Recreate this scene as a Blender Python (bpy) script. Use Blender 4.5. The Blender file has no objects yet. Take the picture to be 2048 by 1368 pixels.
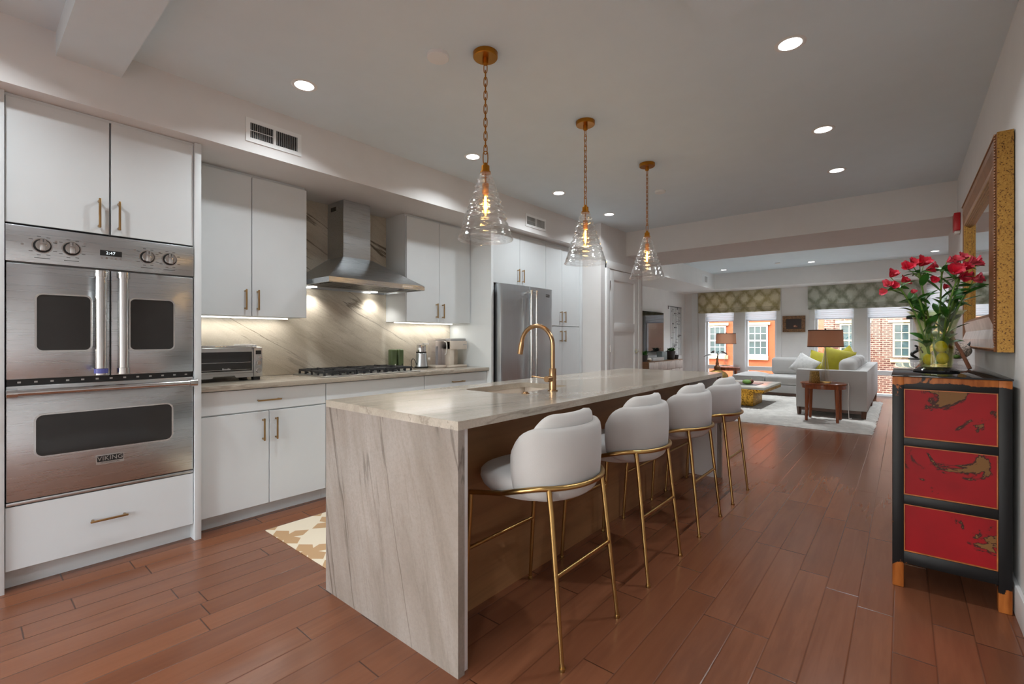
import bpy, bmesh, math, random
from mathutils import Vector, Matrix, noise as mnoise
PI = math.pi
random.seed(7)
SC = bpy.context.scene
COL = SC.collection

# ------------------------------------------------------------------ camera
H = 1.21
cam_d = bpy.data.cameras.new('camera')
cam = bpy.data.objects.new('camera', cam_d)
COL.objects.link(cam)
cam_d.sensor_width = 36.0
cam_d.lens = 932.65 / 2048 * 36.0
cam_d.shift_y = -6.65 / 2048
cam_d.clip_start = 0.05
cam.location = (0, 0, H)
cam.rotation_euler = (PI / 2, 0, math.radians(39.986))
SC.camera = cam

# ------------------------------------------------------------------ world, sun, exposure
SC.view_settings.view_transform = 'Standard'
SC.view_settings.look = 'None'
SC.view_settings.gamma = 1.0
SC.view_settings.exposure = 0.02
SC.view_settings.use_curve_mapping = False
cy = SC.cycles
cy.use_denoising = True
cy.max_bounces = 12
cy.diffuse_bounces = 8
cy.glossy_bounces = 5
cy.transparent_max_bounces = 16
cy.transmission_bounces = 6
cy.sample_clamp_indirect = 6.0
cy.caustics_reflective = False
cy.caustics_refractive = False
wd = bpy.data.worlds.new('sky')
SC.world = wd
wd.use_nodes = True
wn = wd.node_tree.nodes
wl = wd.node_tree.links
sky = wn.new('ShaderNodeTexSky')
sky.sky_type = 'NISHITA'
sky.sun_disc = False
sky.sun_elevation = math.radians(48)
sky.sun_rotation = math.radians(200)
sky.air_density = 1.2
sky.dust_density = 2.5
bgn = wn['Background']
bgn.inputs['Strength'].default_value = 1.6
hs = wn.new('ShaderNodeHueSaturation')
hs.inputs['Saturation'].default_value = 0.4
wl.new(sky.outputs[0], hs.inputs['Color'])
wl.new(hs.outputs[0], bgn.inputs['Color'])
sun_d = bpy.data.lights.new('sun', 'SUN')
sun_d.energy = 0.6
sun_d.angle = math.radians(1.5)
sun_d.color = (1.0, 0.95, 0.88)
sun = bpy.data.objects.new('sun', sun_d)
COL.objects.link(sun)
sun.rotation_euler = Vector((0.72, 0.42, -0.56)).to_track_quat('-Z', 'Y').to_euler()
DOWNLIGHT_W = 8.0
def portal(name, loc, rot, sx, sy):
    d = bpy.data.lights.new(name, 'AREA')
    d.shape = 'RECTANGLE'
    d.size, d.size_y = sx, sy
    d.cycles.is_portal = True
    o = bpy.data.objects.new(name, d)
    COL.objects.link(o)
    o.location = loc
    o.rotation_euler = rot
portal('street_windows_portal', (-1.6, 12.66, 0.95), (-PI / 2, 0, 0), 5.2, 1.6)
portal('added_rear_windows_portal', (-1.7, -3.47, 1.3), (PI / 2, 0, 0), 3.5, 2.2)  # sky sampling for the windows added behind the camera

# ------------------------------------------------------------------ materials
def newmat(name):
    m = bpy.data.materials.new(name)
    m.use_nodes = True
    nt = m.node_tree
    nt.nodes.clear()
    out = nt.nodes.new('ShaderNodeOutputMaterial')
    return m, nt, out

def N(nt, typ, **kw):
    n = nt.nodes.new(typ)
    for k, v in kw.items():
        if k.startswith('i_'):
            key = k[2:]
            key = int(key) if key.isdigit() else key.replace('_', ' ')
            s = n.inputs[key]
            if isinstance(v, bpy.types.NodeSocket):
                nt.links.new(v, s)
            else:
                s.default_value = v
        else:
            setattr(n, k, v)
    return n

def rgba(c):
    return (c[0], c[1], c[2], 1.0)

def srgb(r, g, b):
    def f(v):
        v /= 255.0
        return v / 12.92 if v <= 0.04045 else ((v + 0.055) / 1.055) ** 2.4
    return (f(r), f(g), f(b))

def pbsdf(nt, out, col, rough=0.5, metal=0.0, **kw):
    b = nt.nodes.new('ShaderNodeBsdfPrincipled')
    def put(key, v):
        if isinstance(v, bpy.types.NodeSocket):
            nt.links.new(v, b.inputs[key])
        else:
            b.inputs[key].default_value = v
    put('Base Color', col if isinstance(col, bpy.types.NodeSocket) else rgba(col))
    put('Roughness', rough)
    put('Metallic', metal)
    for k, v in kw.items():
        put(k.replace('_', ' '), v)
    nt.links.new(b.outputs[0], out.inputs[0])
    return b

def math_(nt, op, a, b=None, c=None):
    n = nt.nodes.new('ShaderNodeMath')
    n.operation = op
    for i, v in enumerate((a, b, c)):
        if v is None:
            continue
        if isinstance(v, bpy.types.NodeSocket):
            nt.links.new(v, n.inputs[i])
        else:
            n.inputs[i].default_value = v
    return n.outputs[0]

def mixc(nt, f, a, b, mode='MIX'):
    n = nt.nodes.new('ShaderNodeMix')
    n.data_type = 'RGBA'
    n.blend_type = mode
    for key, v in ((0, f), (6, a), (7, b)):
        if isinstance(v, bpy.types.NodeSocket):
            nt.links.new(v, n.inputs[key])
        elif key == 0:
            n.inputs[0].default_value = v
        else:
            n.inputs[key].default_value = rgba(v)
    return n.outputs[2]

def ramp(nt, fac, stops, interp='LINEAR'):
    n = nt.nodes.new('ShaderNodeValToRGB')
    n.color_ramp.interpolation = interp
    e = n.color_ramp.elements
    while len(e) < len(stops):
        e.new(0.5)
    for i, (p, c) in enumerate(stops):
        e[i].position = p
        e[i].color = rgba(c) if not isinstance(c, (int, float)) else (c, c, c, 1)
    nt.links.new(fac, n.inputs[0])
    return n.outputs[0]

def coords(nt, scale=(1, 1, 1), rot=(0, 0, 0), loc=(0, 0, 0)):
    tc = nt.nodes.new('ShaderNodeTexCoord')
    mp = nt.nodes.new('ShaderNodeMapping')
    mp.inputs['Scale'].default_value = scale
    mp.inputs['Rotation'].default_value = rot
    mp.inputs['Location'].default_value = loc
    nt.links.new(tc.outputs['Object'], mp.inputs['Vector'])
    return mp.outputs[0]

def noise_(nt, vec, scale, detail=3, rough=0.5, dist=0.0):
    n = nt.nodes.new('ShaderNodeTexNoise')
    n.inputs['Scale'].default_value = scale
    n.inputs['Detail'].default_value = detail
    n.inputs['Roughness'].default_value = rough
    n.inputs['Distortion'].default_value = dist
    nt.links.new(vec, n.inputs['Vector'])
    return n.outputs['Fac']

def bump_(nt, h, strength=0.1, dist=0.01):
    n = nt.nodes.new('ShaderNodeBump')
    n.inputs['Strength'].default_value = strength
    n.inputs['Distance'].default_value = dist
    nt.links.new(h, n.inputs['Height'])
    return n.outputs[0]

def simple(name, col, rough=0.5, metal=0.0, var=0.06, nscale=6.0, bump=0.0, bscale=60.0, stretch=(1, 1, 1), **kw):
    m, nt, out = newmat(name)
    v = coords(nt, stretch)
    f = noise_(nt, v, nscale, 4)
    lo = tuple(c * (1 - var) for c in col)
    hi = tuple(min(1, c * (1 + var)) for c in col)
    c = ramp(nt, f, [(0.3, lo), (0.7, hi)])
    b = pbsdf(nt, out, c, rough, metal, **kw)
    if bump > 0:
        nb = noise_(nt, v, bscale, 3)
        nt.links.new(bump_(nt, nb, bump, 0.004), b.inputs['Normal'])
    return m

def emit(name, col, s):
    m, nt, out = newmat(name)
    e = N(nt, 'ShaderNodeEmission', i_Color=rgba(col), i_Strength=s)
    nt.links.new(e.outputs[0], out.inputs[0])
    return m

def thin_glass(name, tint=(1, 1, 1), base=0.04, edge=0.55, rough=0.02, bump=None):
    m, nt, out = newmat(name)
    tr = N(nt, 'ShaderNodeBsdfTransparent', i_Color=rgba(tint))
    gl = N(nt, 'ShaderNodeBsdfGlossy', i_Color=(1, 1, 1, 1), i_Roughness=rough)
    lw = N(nt, 'ShaderNodeLayerWeight', i_Blend=0.35)
    if bump:
        v = coords(nt, bump[1])
        nb = noise_(nt, v, bump[0], 2, 0.5, 0.4)
        bb = bump_(nt, nb, bump[2], 0.02)
        nt.links.new(bb, gl.inputs['Normal'])
        nt.links.new(bb, lw.inputs['Normal'])
    p = math_(nt, 'POWER', lw.outputs['Facing'], 2.5)
    f = math_(nt, 'MULTIPLY_ADD', p, edge, base)
    mx = N(nt, 'ShaderNodeMixShader', i_0=f)
    nt.links.new(tr.outputs[0], mx.inputs[1])
    nt.links.new(gl.outputs[0], mx.inputs[2])
    nt.links.new(mx.outputs[0], out.inputs[0])
    return m

def steel(name, col=(0.56, 0.59, 0.61), rough=0.28, axis=2):
    m, nt, out = newmat(name)
    sc = [260, 260, 260]
    sc[axis] = 3
    v = coords(nt, tuple(sc))
    f = noise_(nt, v, 1.0, 2)
    v2 = coords(nt, (1.4, 1.4, 1.4))
    f2 = noise_(nt, v2, 1.6, 2)
    c = ramp(nt, f, [(0.3, tuple(x * 0.96 for x in col)), (0.7, tuple(min(1, x * 1.03) for x in col))])
    r = math_(nt, 'MULTIPLY_ADD', f, 0.05, rough - 0.025)
    b = pbsdf(nt, out, c, r, 1.0)
    h = math_(nt, 'ADD', math_(nt, 'MULTIPLY', f, 0.006), math_(nt, 'MULTIPLY', f2, 1.0))
    nt.links.new(bump_(nt, h, 0.12, 0.03), b.inputs['Normal'])
    return m

def stone(name, rot, base=(1, 1, 1), rough=0.14, seed=0.0, vein=0.75):
    """warm quartzite: blotches plus thin wandering veins that run along local Y after the rotation"""
    m, nt, out = newmat(name)
    v = coords(nt, (1, 1, 1), rot, (seed, seed * 1.7, seed * 0.6))
    def strch(s):
        mp = nt.nodes.new('ShaderNodeMapping')
        mp.inputs['Scale'].default_value = s
        nt.links.new(v, mp.inputs['Vector'])
        return mp.outputs[0]
    big = noise_(nt, strch((2.2, 0.55, 2.2)), 1.6, 5, 0.55, 0.6)
    fine = noise_(nt, v, 95, 4, 0.7)
    streak = noise_(nt, strch((14, 1.3, 14)), 1.0, 5, 0.6, 0.8)
    c0 = srgb(158, 147, 131)
    c1 = srgb(196, 187, 173)
    c = ramp(nt, big, [(0.32, c0), (0.68, c1)])
    c = mixc(nt, math_(nt, 'MULTIPLY', ramp(nt, streak, [(0.5, 0.0), (0.72, 1.0)]), 0.35), c, srgb(150, 138, 120))
    c = mixc(nt, math_(nt, 'MULTIPLY', ramp(nt, fine, [(0.35, 1.0), (0.6, 0.0)]), 0.22), c, srgb(135, 126, 115))
    def veins(s, w, dist):
        f = noise_(nt, strch(s), 1.0, 6, 0.58, dist)
        d = math_(nt, 'ABSOLUTE', math_(nt, 'SUBTRACT', f, 0.5))
        return math_(nt, 'SUBTRACT', 1.0, ramp(nt, d, [(0.0, 0.0), (w, 1.0)]))
    gate = ramp(nt, noise_(nt, strch((1.6, 0.7, 1.6)), 1.3, 2), [(0.36, 0.0), (0.52, 1.0)])
    vA = math_(nt, 'MULTIPLY', veins((2.6, 0.24, 2.6), 0.013, 0.25), gate)
    vB = math_(nt, 'MULTIPLY', veins((5.5, 0.45, 5.5), 0.012, 0.25), 0.45)
    c = mixc(nt, math_(nt, 'MULTIPLY', vB, vein * 0.6), c, srgb(120, 106, 90))
    c = mixc(nt, math_(nt, 'MULTIPLY', vA, vein), c, srgb(84, 72, 60))
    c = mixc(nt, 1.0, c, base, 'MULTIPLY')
    pbsdf(nt, out, c, rough, 0.0)
    return m

def floor_mat():
    m, nt, out = newmat('plank_floor')
    tc = nt.nodes.new('ShaderNodeTexCoord')
    sp = nt.nodes.new('ShaderNodeSeparateXYZ')
    nt.links.new(tc.outputs['Object'], sp.inputs[0])
    X, Y = sp.outputs[0], sp.outputs[1]
    W = 0.12765
    xs = math_(nt, 'DIVIDE', math_(nt, 'SUBTRACT', X, 0.223), W)
    row = math_(nt, 'FLOOR', xs)
    fx = math_(nt, 'SUBTRACT', xs, row)
    wn1 = N(nt, 'ShaderNodeTexWhiteNoise', noise_dimensions='1D', i_W=row)
    L = 0.95
    ys = math_(nt, 'ADD', math_(nt, 'DIVIDE', Y, L), math_(nt, 'MULTIPLY', wn1.outputs['Value'], 7.3))
    idx = math_(nt, 'FLOOR', ys)
    fy = math_(nt, 'SUBTRACT', ys, idx)
    cmb = nt.nodes.new('ShaderNodeCombineXYZ')
    nt.links.new(row, cmb.inputs[0])
    nt.links.new(idx, cmb.inputs[1])
    wn2 = N(nt, 'ShaderNodeTexWhiteNoise', noise_dimensions='2D')
    nt.links.new(cmb.outputs[0], wn2.inputs['Vector'])
    rnd = wn2.outputs['Value']
    ex = math_(nt, 'MULTIPLY', math_(nt, 'MINIMUM', fx, math_(nt, 'SUBTRACT', 1.0, fx)), W)
    ey = math_(nt, 'MULTIPLY', math_(nt, 'MINIMUM', fy, math_(nt, 'SUBTRACT', 1.0, fy)), L)
    ed = math_(nt, 'MINIMUM', ex, ey)
    gap = ramp(nt, ed, [(0.0, 1.0), (0.0026, 0.0)])
    endgap = ramp(nt, ey, [(0.0, 1.0), (0.0032, 0.0)])
    # grain, shifted per plank
    cm2 = nt.nodes.new('ShaderNodeCombineXYZ')
    nt.links.new(math_(nt, 'ADD', X, math_(nt, 'MULTIPLY', rnd, 31.0)), cm2.inputs[0])
    nt.links.new(math_(nt, 'ADD', Y, math_(nt, 'MULTIPLY', rnd, 17.0)), cm2.inputs[1])
    mp = nt.nodes.new('ShaderNodeMapping')
    mp.inputs['Scale'].default_value = (22, 1.2, 1)
    nt.links.new(cm2.outputs[0], mp.inputs['Vector'])
    grain = noise_(nt, mp.outputs[0], 1.6, 6, 0.62, 1.2)
    mp2 = nt.nodes.new('ShaderNodeMapping')
    mp2.inputs['Scale'].default_value = (6, 0.8, 1)
    nt.links.new(cm2.outputs[0], mp2.inputs['Vector'])
    blotch = noise_(nt, mp2.outputs[0], 1.5, 4, 0.6, 0.8)
    c = ramp(nt, rnd, [(0.0, srgb(118, 73, 50)), (0.5, srgb(126, 79, 55)), (1.0, srgb(135, 86, 60))])
    c = mixc(nt, math_(nt, 'MULTIPLY', ramp(nt, grain, [(0.40, 1.0), (0.70, 0.0)]), 0.22), c, srgb(100, 58, 39))
    c = mixc(nt, math_(nt, 'MULTIPLY', ramp(nt, blotch, [(0.36, 1.0), (0.52, 0.0)]), 0.30), c, srgb(96, 58, 42))
    c = mixc(nt, math_(nt, 'MULTIPLY', gap, 0.45), c, srgb(48, 24, 15))
    c = mixc(nt, math_(nt, 'MULTIPLY', endgap, 0.75), c, srgb(30, 15, 10))
    r = math_(nt, 'MULTIPLY_ADD', grain, 0.06, 0.19)
    b = pbsdf(nt, out, c, r, 0.0)
    h = math_(nt, 'SUBTRACT', 1.0, gap)
    nt.links.new(bump_(nt, h, 0.3, 0.003), b.inputs['Normal'])
    return m

def wood(name, c0, c1, axis=2, scale=14.0, rough=0.4, **kw):
    m, nt, out = newmat(name)
    sc = [scale, scale, scale]
    sc[axis] = scale * 0.07
    v = coords(nt, tuple(sc))
    f = noise_(nt, v, 1.0, 5, 0.6, 1.0)
    c = ramp(nt, f, [(0.3, c0), (0.7, c1)])
    b = pbsdf(nt, out, c, rough, 0.0, **kw)
    nt.links.new(bump_(nt, f, 0.05, 0.003), b.inputs['Normal'])
    return m

def brickmat(name, c1, c2, mortar, scale=1.0, msize=0.012):
    m, nt, out = newmat(name)
    tc = nt.nodes.new('ShaderNodeTexCoord')
    sp = nt.nodes.new('ShaderNodeSeparateXYZ')
    nt.links.new(tc.outputs['Object'], sp.inputs[0])
    cm = nt.nodes.new('ShaderNodeCombineXYZ')
    nt.links.new(sp.outputs[0], cm.inputs[0])
    nt.links.new(sp.outputs[2], cm.inputs[1])
    b = nt.nodes.new('ShaderNodeTexBrick')
    nt.links.new(cm.outputs[0], b.inputs['Vector'])
    b.inputs['Color1'].default_value = rgba(c1)
    b.inputs['Color2'].default_value = rgba(c2)
    b.inputs['Mortar'].default_value = rgba(mortar)
    b.inputs['Scale'].default_value = 1.0
    b.inputs['Brick Width'].default_value = 0.23 * scale
    b.inputs['Row Height'].default_value = 0.085 * scale
    b.inputs['Mortar Size'].default_value = msize
    n = noise_(nt, tc.outputs['Object'], 1.2, 4)
    c = mixc(nt, math_(nt, 'MULTIPLY', n, 0.35), b.outputs['Color'], tuple(x * 0.6 for x in c1))
    pbsdf(nt, out, c, 0.9)
    return m

M = {}
M['wall'] = simple('wall_paint', srgb(222, 221, 220), 0.85, var=0.015)
M['wall_gray'] = simple('gray_wall_paint', srgb(236, 236, 235), 0.85, var=0.015)
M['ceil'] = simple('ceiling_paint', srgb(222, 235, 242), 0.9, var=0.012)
M['trimw'] = simple('white_trim', srgb(232, 234, 234), 0.45, var=0.01)
M['cab'] = simple('matte_white_lacquer', srgb(217, 222, 224), 0.5, var=0.012)
M['kick'] = simple('gray_white_lacquer', srgb(205, 209, 210), 0.5, var=0.012)
M['floor'] = floor_mat()
M['steel'] = steel('brushed_steel', axis=1)
M['steel_v'] = steel('brushed_steel_upright', (0.62, 0.655, 0.685), 0.33, axis=2)
M['steel_x'] = steel('brushed_steel_deep', axis=0)
M['chrome'] = simple('polished_steel', (0.62, 0.62, 0.62), 0.12, 1.0, var=0.03)
M['steel_plain'] = simple('satin_steel', (0.55, 0.55, 0.54), 0.3, 1.0, var=0.05)
M['dark_steel'] = simple('dark_steel', (0.16, 0.16, 0.16), 0.35, 1.0)
M['brass'] = simple('champagne_bronze', srgb(176, 142, 96), 0.3, 1.0, var=0.06)
M['gold'] = simple('satin_brass', srgb(188, 154, 98), 0.28, 1.0, var=0.06)
M['faucet'] = simple('brushed_bronze', srgb(172, 138, 102), 0.26, 1.0, var=0.06, stretch=(30, 30, 1))
M['pend_brass'] = simple('antique_brass', srgb(178, 118, 40), 0.3, 1.0, var=0.1)
M['oven_glass'] = simple('dark_oven_glass', (0.022, 0.021, 0.02), 0.06, 0.0, var=0.1)
M['black'] = simple('black_plastic', (0.012, 0.012, 0.012), 0.4, var=0.2)
M['iron'] = simple('cast_iron', (0.02, 0.02, 0.021), 0.5, var=0.25, bump=0.3, bscale=300)
M['gray_plastic'] = simple('gray_plastic', (0.42, 0.42, 0.42), 0.4)
M['white_plastic'] = simple('white_plastic', srgb(225, 222, 216), 0.35, var=0.02)
M['cream_plastic'] = simple('cream_plastic', srgb(214, 203, 190), 0.4, var=0.02)
M['print'] = simple('engraved_print', (0.06, 0.06, 0.06), 0.5)
M['led'] = emit('clock_digits', (0.85, 0.95, 1.0), 1.6)
M['blue_dot'] = simple('blue_film', (0.10, 0.11, 0.36), 0.2)
M['stone_top'] = stone('quartzite_top', (0, 0, 0.12), seed=3.1, vein=0.35, base=(1.06, 1.07, 1.09))
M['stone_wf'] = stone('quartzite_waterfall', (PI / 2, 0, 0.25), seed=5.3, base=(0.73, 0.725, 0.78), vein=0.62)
M['stone_bs'] = stone('quartzite_backsplash', (0.5, 0, 0), seed=8.0, base=(1.34, 1.38, 1.38), vein=0.95)
M['stone_ct'] = stone('quartzite_counter', (0, 0, 0.1), seed=1.4, vein=0.4)
M['isl_wood'] = wood('island_wood', srgb(128, 92, 60), srgb(158, 116, 78), axis=1, scale=10, rough=0.45)
M['isl_gray'] = simple('island_gray_panel', srgb(226, 226, 227), 0.5, var=0.02)
M['fabric'] = simple('white_boucle', srgb(190, 188, 186), 0.9, var=0.03, bump=0.15, bscale=420, Sheen_Weight=0.2)
M['fabric_in'] = simple('white_velvet', srgb(198, 196, 194), 0.9, var=0.03, bump=0.1, bscale=420, Sheen_Weight=0.2)
M['sofa'] = simple('gray_linen', srgb(178, 176, 174), 0.95, var=0.03, bump=0.2, bscale=500)
M['pillow_gray'] = simple('gray_pillow_cloth', srgb(188, 187, 186), 0.95, var=0.12, nscale=20)
M['pillow_green'] = simple('chartreuse_velvet', srgb(166, 156, 12), 0.7, var=0.12, nscale=7, Sheen_Weight=0.3)
M['walnut'] = wood('dark_walnut', srgb(70, 46, 34), srgb(96, 66, 48), axis=2, scale=20)
M['mahog'] = wood('mahogany', srgb(104, 48, 22), srgb(150, 78, 38), axis=2, scale=26, rough=0.25)
M['console'] = wood('console_walnut', srgb(92, 62, 38), srgb(120, 84, 54), axis=0, scale=20)
M['rugb'] = simple('pale_shag', srgb(196, 192, 186), 1.0, var=0.14, nscale=9, bump=0.9, bscale=160)
M['glass'] = thin_glass('window_glass', (0.97, 0.98, 0.98), 0.02, 0.35)
M['pglass'] = thin_glass('rippled_glass', (0.955, 0.955, 0.95), 0.12, 0.85, 0.04, bump=(1.0, (7, 7, 38), 0.7))
M['bulb_glass'] = thin_glass('bulb_glass', (1.0, 0.86, 0.6), 0.03, 0.3)
M['filament'] = emit('glowing_filament', (1.0, 0.62, 0.22), 38.0)
M['lens'] = emit('light_lens', (1.0, 0.96, 0.9), 14.0)
M['strip'] = emit('led_strip', (1.0, 0.96, 0.9), 4.0)
M['mirror'] = simple('mirror_silver', (0.86, 0.88, 0.88), 0.01, 1.0, var=0.005)
M['screen'] = simple('tv_screen', (0.012, 0.012, 0.013), 0.04)
M['leaf'] = simple('green_leaf', srgb(52, 104, 38), 0.42, var=0.35, nscale=18)
M['stemg'] = simple('green_stem', srgb(104, 140, 62), 0.5, var=0.15)
M['petal'] = simple('crimson_petal', srgb(200, 28, 58), 0.55, var=0.3, nscale=40, Subsurface_Weight=0.1)
M['petal2'] = simple('rose_petal', srgb(214, 70, 92), 0.55, var=0.3, nscale=40, Subsurface_Weight=0.1)
M['vase'] = thin_glass('olive_glass', (0.90, 0.93, 0.78), 0.05, 0.6, 0.02, bump=(1.0, (40, 40, 6), 0.2))
M['water'] = thin_glass('water', (0.93, 0.95, 0.72), 0.02, 0.25)
M['lemon'] = simple('lemon_peel', srgb(230, 200, 10), 0.45, var=0.1, bump=0.2, bscale=200)
M['blackglass'] = simple('black_glass', (0.012, 0.012, 0.014), 0.05)
M['brownwood'] = wood('brown_stick', srgb(88, 50, 34), srgb(126, 78, 54), axis=2, scale=40)
M['pale_brick'] = brickmat('orange_brick', srgb(156, 76, 42), srgb(147, 69, 36), srgb(164, 92, 58), 1.0, 0.008)
M['red_brick'] = brickmat('red_brick', srgb(70, 34, 24), srgb(92, 47, 33), srgb(140, 120, 104), 1.15, 0.018)
M['cream_trim'] = simple('weathered_cream_trim', srgb(174, 166, 130), 0.7, var=0.12, nscale=3)
M['white_out'] = simple('white_sash', srgb(190, 192, 190), 0.5, var=0.02)
M['out_glass'] = simple('dark_panes', srgb(50, 70, 72), 0.08, var=0.4, nscale=0.9)
M['asphalt'] = simple('pale_paving', srgb(188, 186, 180), 0.9, var=0.15)
M['red_plastic'] = simple('red_plastic', srgb(190, 24, 34), 0.35)
def translucent(name, col, f=0.5):
    m, nt, out = newmat(name)
    d = N(nt, 'ShaderNodeBsdfDiffuse', i_Color=rgba(col))
    t = N(nt, 'ShaderNodeBsdfTranslucent', i_Color=rgba(col))
    mx = N(nt, 'ShaderNodeMixShader', i_0=f)
    nt.links.new(d.outputs[0], mx.inputs[1])
    nt.links.new(t.outputs[0], mx.inputs[2])
    nt.links.new(mx.outputs[0], out.inputs[0])
    return m
M['blind'] = translucent('white_honeycomb', srgb(232, 234, 236), 0.35)
M['green_metal'] = simple('sage_green_enamel', srgb(84, 100, 66), 0.35, var=0.08)
M['clear'] = thin_glass('clear_glass', (0.95, 0.95, 0.97), 0.05, 0.5)
M['crystal'] = thin_glass('crystal', (0.93, 0.91, 0.86), 0.10, 0.6, 0.02)
M['shade'] = translucent('taupe_shade_cloth', srgb(232, 190, 160), 0.55)
M['brown_trim'] = simple('brown_trim', srgb(92, 70, 58), 0.6)
M['terra'] = simple('dark_pot', srgb(52, 46, 44), 0.5)
M['teal'] = simple('gray_teal_box', srgb(128, 140, 142), 0.5)
M['travertine'] = simple('pale_travertine', srgb(186, 182, 172), 0.2, var=0.1, nscale=4)
M['concrete_tv'] = simple('console_front_gray', srgb(176, 166, 160), 0.4, var=0.12, nscale=12)

def bronze_mat(name, lo, hi, sc=60, metal=0.8):
    m, nt, out = newmat(name)
    v = coords(nt)
    vo = N(nt, 'ShaderNodeTexVoronoi', i_Scale=sc)
    nt.links.new(v, vo.inputs['Vector'])
    n = noise_(nt, v, sc * 0.4, 4)
    f = math_(nt, 'ADD', math_(nt, 'MULTIPLY', vo.outputs['Distance'], 0.8), math_(nt, 'MULTIPLY', n, 0.5))
    c = ramp(nt, f, [(0.35, lo), (0.75, hi)])
    b = pbsdf(nt, out, c, 0.42, metal)
    nt.links.new(bump_(nt, f, 0.5, 0.006), b.inputs['Normal'])
    return m
M['bronze'] = bronze_mat('hammered_bronze', srgb(96, 66, 20), srgb(206, 156, 60), 34)
M['bronze_box'] = bronze_mat('etched_bronze', srgb(66, 52, 26), srgb(178, 146, 84), 90)
M['mosaic'] = bronze_mat('speckled_glaze', srgb(18, 16, 16), srgb(214, 196, 184), 120, 0.0)

def gilt(name, speck=True):
    m, nt, out = newmat(name)
    v = coords(nt)
    n = noise_(nt, v, 170, 3, 0.6)
    c = ramp(nt, n, [(0.36, srgb(60, 30, 12)), (0.41, srgb(150, 108, 42)), (0.8, srgb(176, 138, 70))])
    b = pbsdf(nt, out, c, 0.42, 0.5)
    nt.links.new(bump_(nt, n, 0.25, 0.004), b.inputs['Normal'])
    return m
M['gilt'] = gilt('speckled_gilt')
M['gilt_brown'] = simple('aged_brown_gilt', srgb(122, 80, 48), 0.42, 0.3, var=0.22, nscale=20)
M['gilt_reflect'] = simple('painted_reflection_gilt', srgb(206, 200, 198), 0.4, 0.3, var=0.15, nscale=14)  # bright reflections painted into the gilt of the frame's bottom side
M['pic_frame'] = bronze_mat('carved_frame', srgb(58, 38, 26), srgb(140, 104, 70), 60, 0.2)

def lacquer(name, base, worn, edge_c, scale, lo, hi, seed=0.0):
    """old lacquer with worn islands that have a crisp dark rim"""
    m, nt, out = newmat(name)
    v = coords(nt, (1, 1, 1), (0, 0, 0), (seed, seed * 2.1, seed * 1.3))
    n = noise_(nt, v, scale, 7, 0.62, 0.5)
    v2 = coords(nt, (1, 0.4, 1))
    tone = noise_(nt, v2, 5, 4)
    c = ramp(nt, tone, [(0.3, tuple(x * 0.72 for x in base)), (0.7, base)])
    rim = ramp(nt, n, [(lo - 0.02, 0.0), (lo, 1.0)])
    c = mixc(nt, rim, c, edge_c)
    isl = ramp(nt, n, [(lo + 0.012, 0.0), (hi, 1.0)])
    c = mixc(nt, isl, c, worn)
    b = pbsdf(nt, out, c, 0.48, 0.0, Specular_IOR_Level=0.25)
    nt.links.new(bump_(nt, n, 0.12, 0.004), b.inputs['Normal'])
    return m
M['lac_red'] = lacquer('red_lacquer', srgb(152, 8, 20), srgb(118, 82, 42), srgb(52, 20, 14), 5.2, 0.605, 0.622, 3.7)
M['lac_black'] = lacquer('black_lacquer', srgb(26, 24, 24), srgb(150, 92, 40), srgb(60, 36, 20), 9.0, 0.60, 0.64, 6.0)
M['lac_edge'] = simple('worn_edge_wood', srgb(176, 100, 44), 0.4, var=0.3, nscale=14)
M['lac_worn'] = wood('worn_orange_wood', srgb(126, 66, 22), srgb(178, 106, 48), axis=2, scale=14)

def damask(name, cb, cl):
    m, nt, out = newmat(name)
    tc = nt.nodes.new('ShaderNodeTexCoord')
    sp = nt.nodes.new('ShaderNodeSeparateXYZ')
    nt.links.new(tc.outputs['Object'], sp.inputs[0])
    n = noise_(nt, tc.outputs['Object'], 9, 5, 0.65)
    a = math_(nt, 'COSINE', math_(nt, 'MULTIPLY', sp.outputs[0], 2 * PI / 0.33))
    b_ = math_(nt, 'COSINE', math_(nt, 'MULTIPLY', sp.outputs[2], 2 * PI / 0.40))
    s = math_(nt, 'MULTIPLY', math_(nt, 'ADD', a, b_), 0.5)
    n2 = noise_(nt, coords(nt, (60, 60, 14)), 1.0, 4)
    f = math_(nt, 'ADD', math_(nt, 'ABSOLUTE', s), math_(nt, 'MULTIPLY', math_(nt, 'SUBTRACT', n, 0.5), 1.9))
    f = math_(nt, 'ADD', f, math_(nt, 'MULTIPLY', math_(nt, 'SUBTRACT', n2, 0.5), 0.6))
    c = ramp(nt, f, [(0.0, cb), (0.75, cl)])
    d = N(nt, 'ShaderNodeBsdfDiffuse', i_Color=c)
    t = N(nt, 'ShaderNodeBsdfTranslucent', i_Color=c)
    mx = N(nt, 'ShaderNodeMixShader', i_0=0.35)
    nt.links.new(d.outputs[0], mx.inputs[1])
    nt.links.new(t.outputs[0], mx.inputs[2])
    nt.links.new(mx.outputs[0], out.inputs[0])
    return m
M['damask_a'] = damask('cream_olive_damask', srgb(190, 180, 138), srgb(234, 228, 204))
M['damask_b'] = damask('gray_green_damask', srgb(172, 178, 160), srgb(224, 228, 218))

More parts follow.
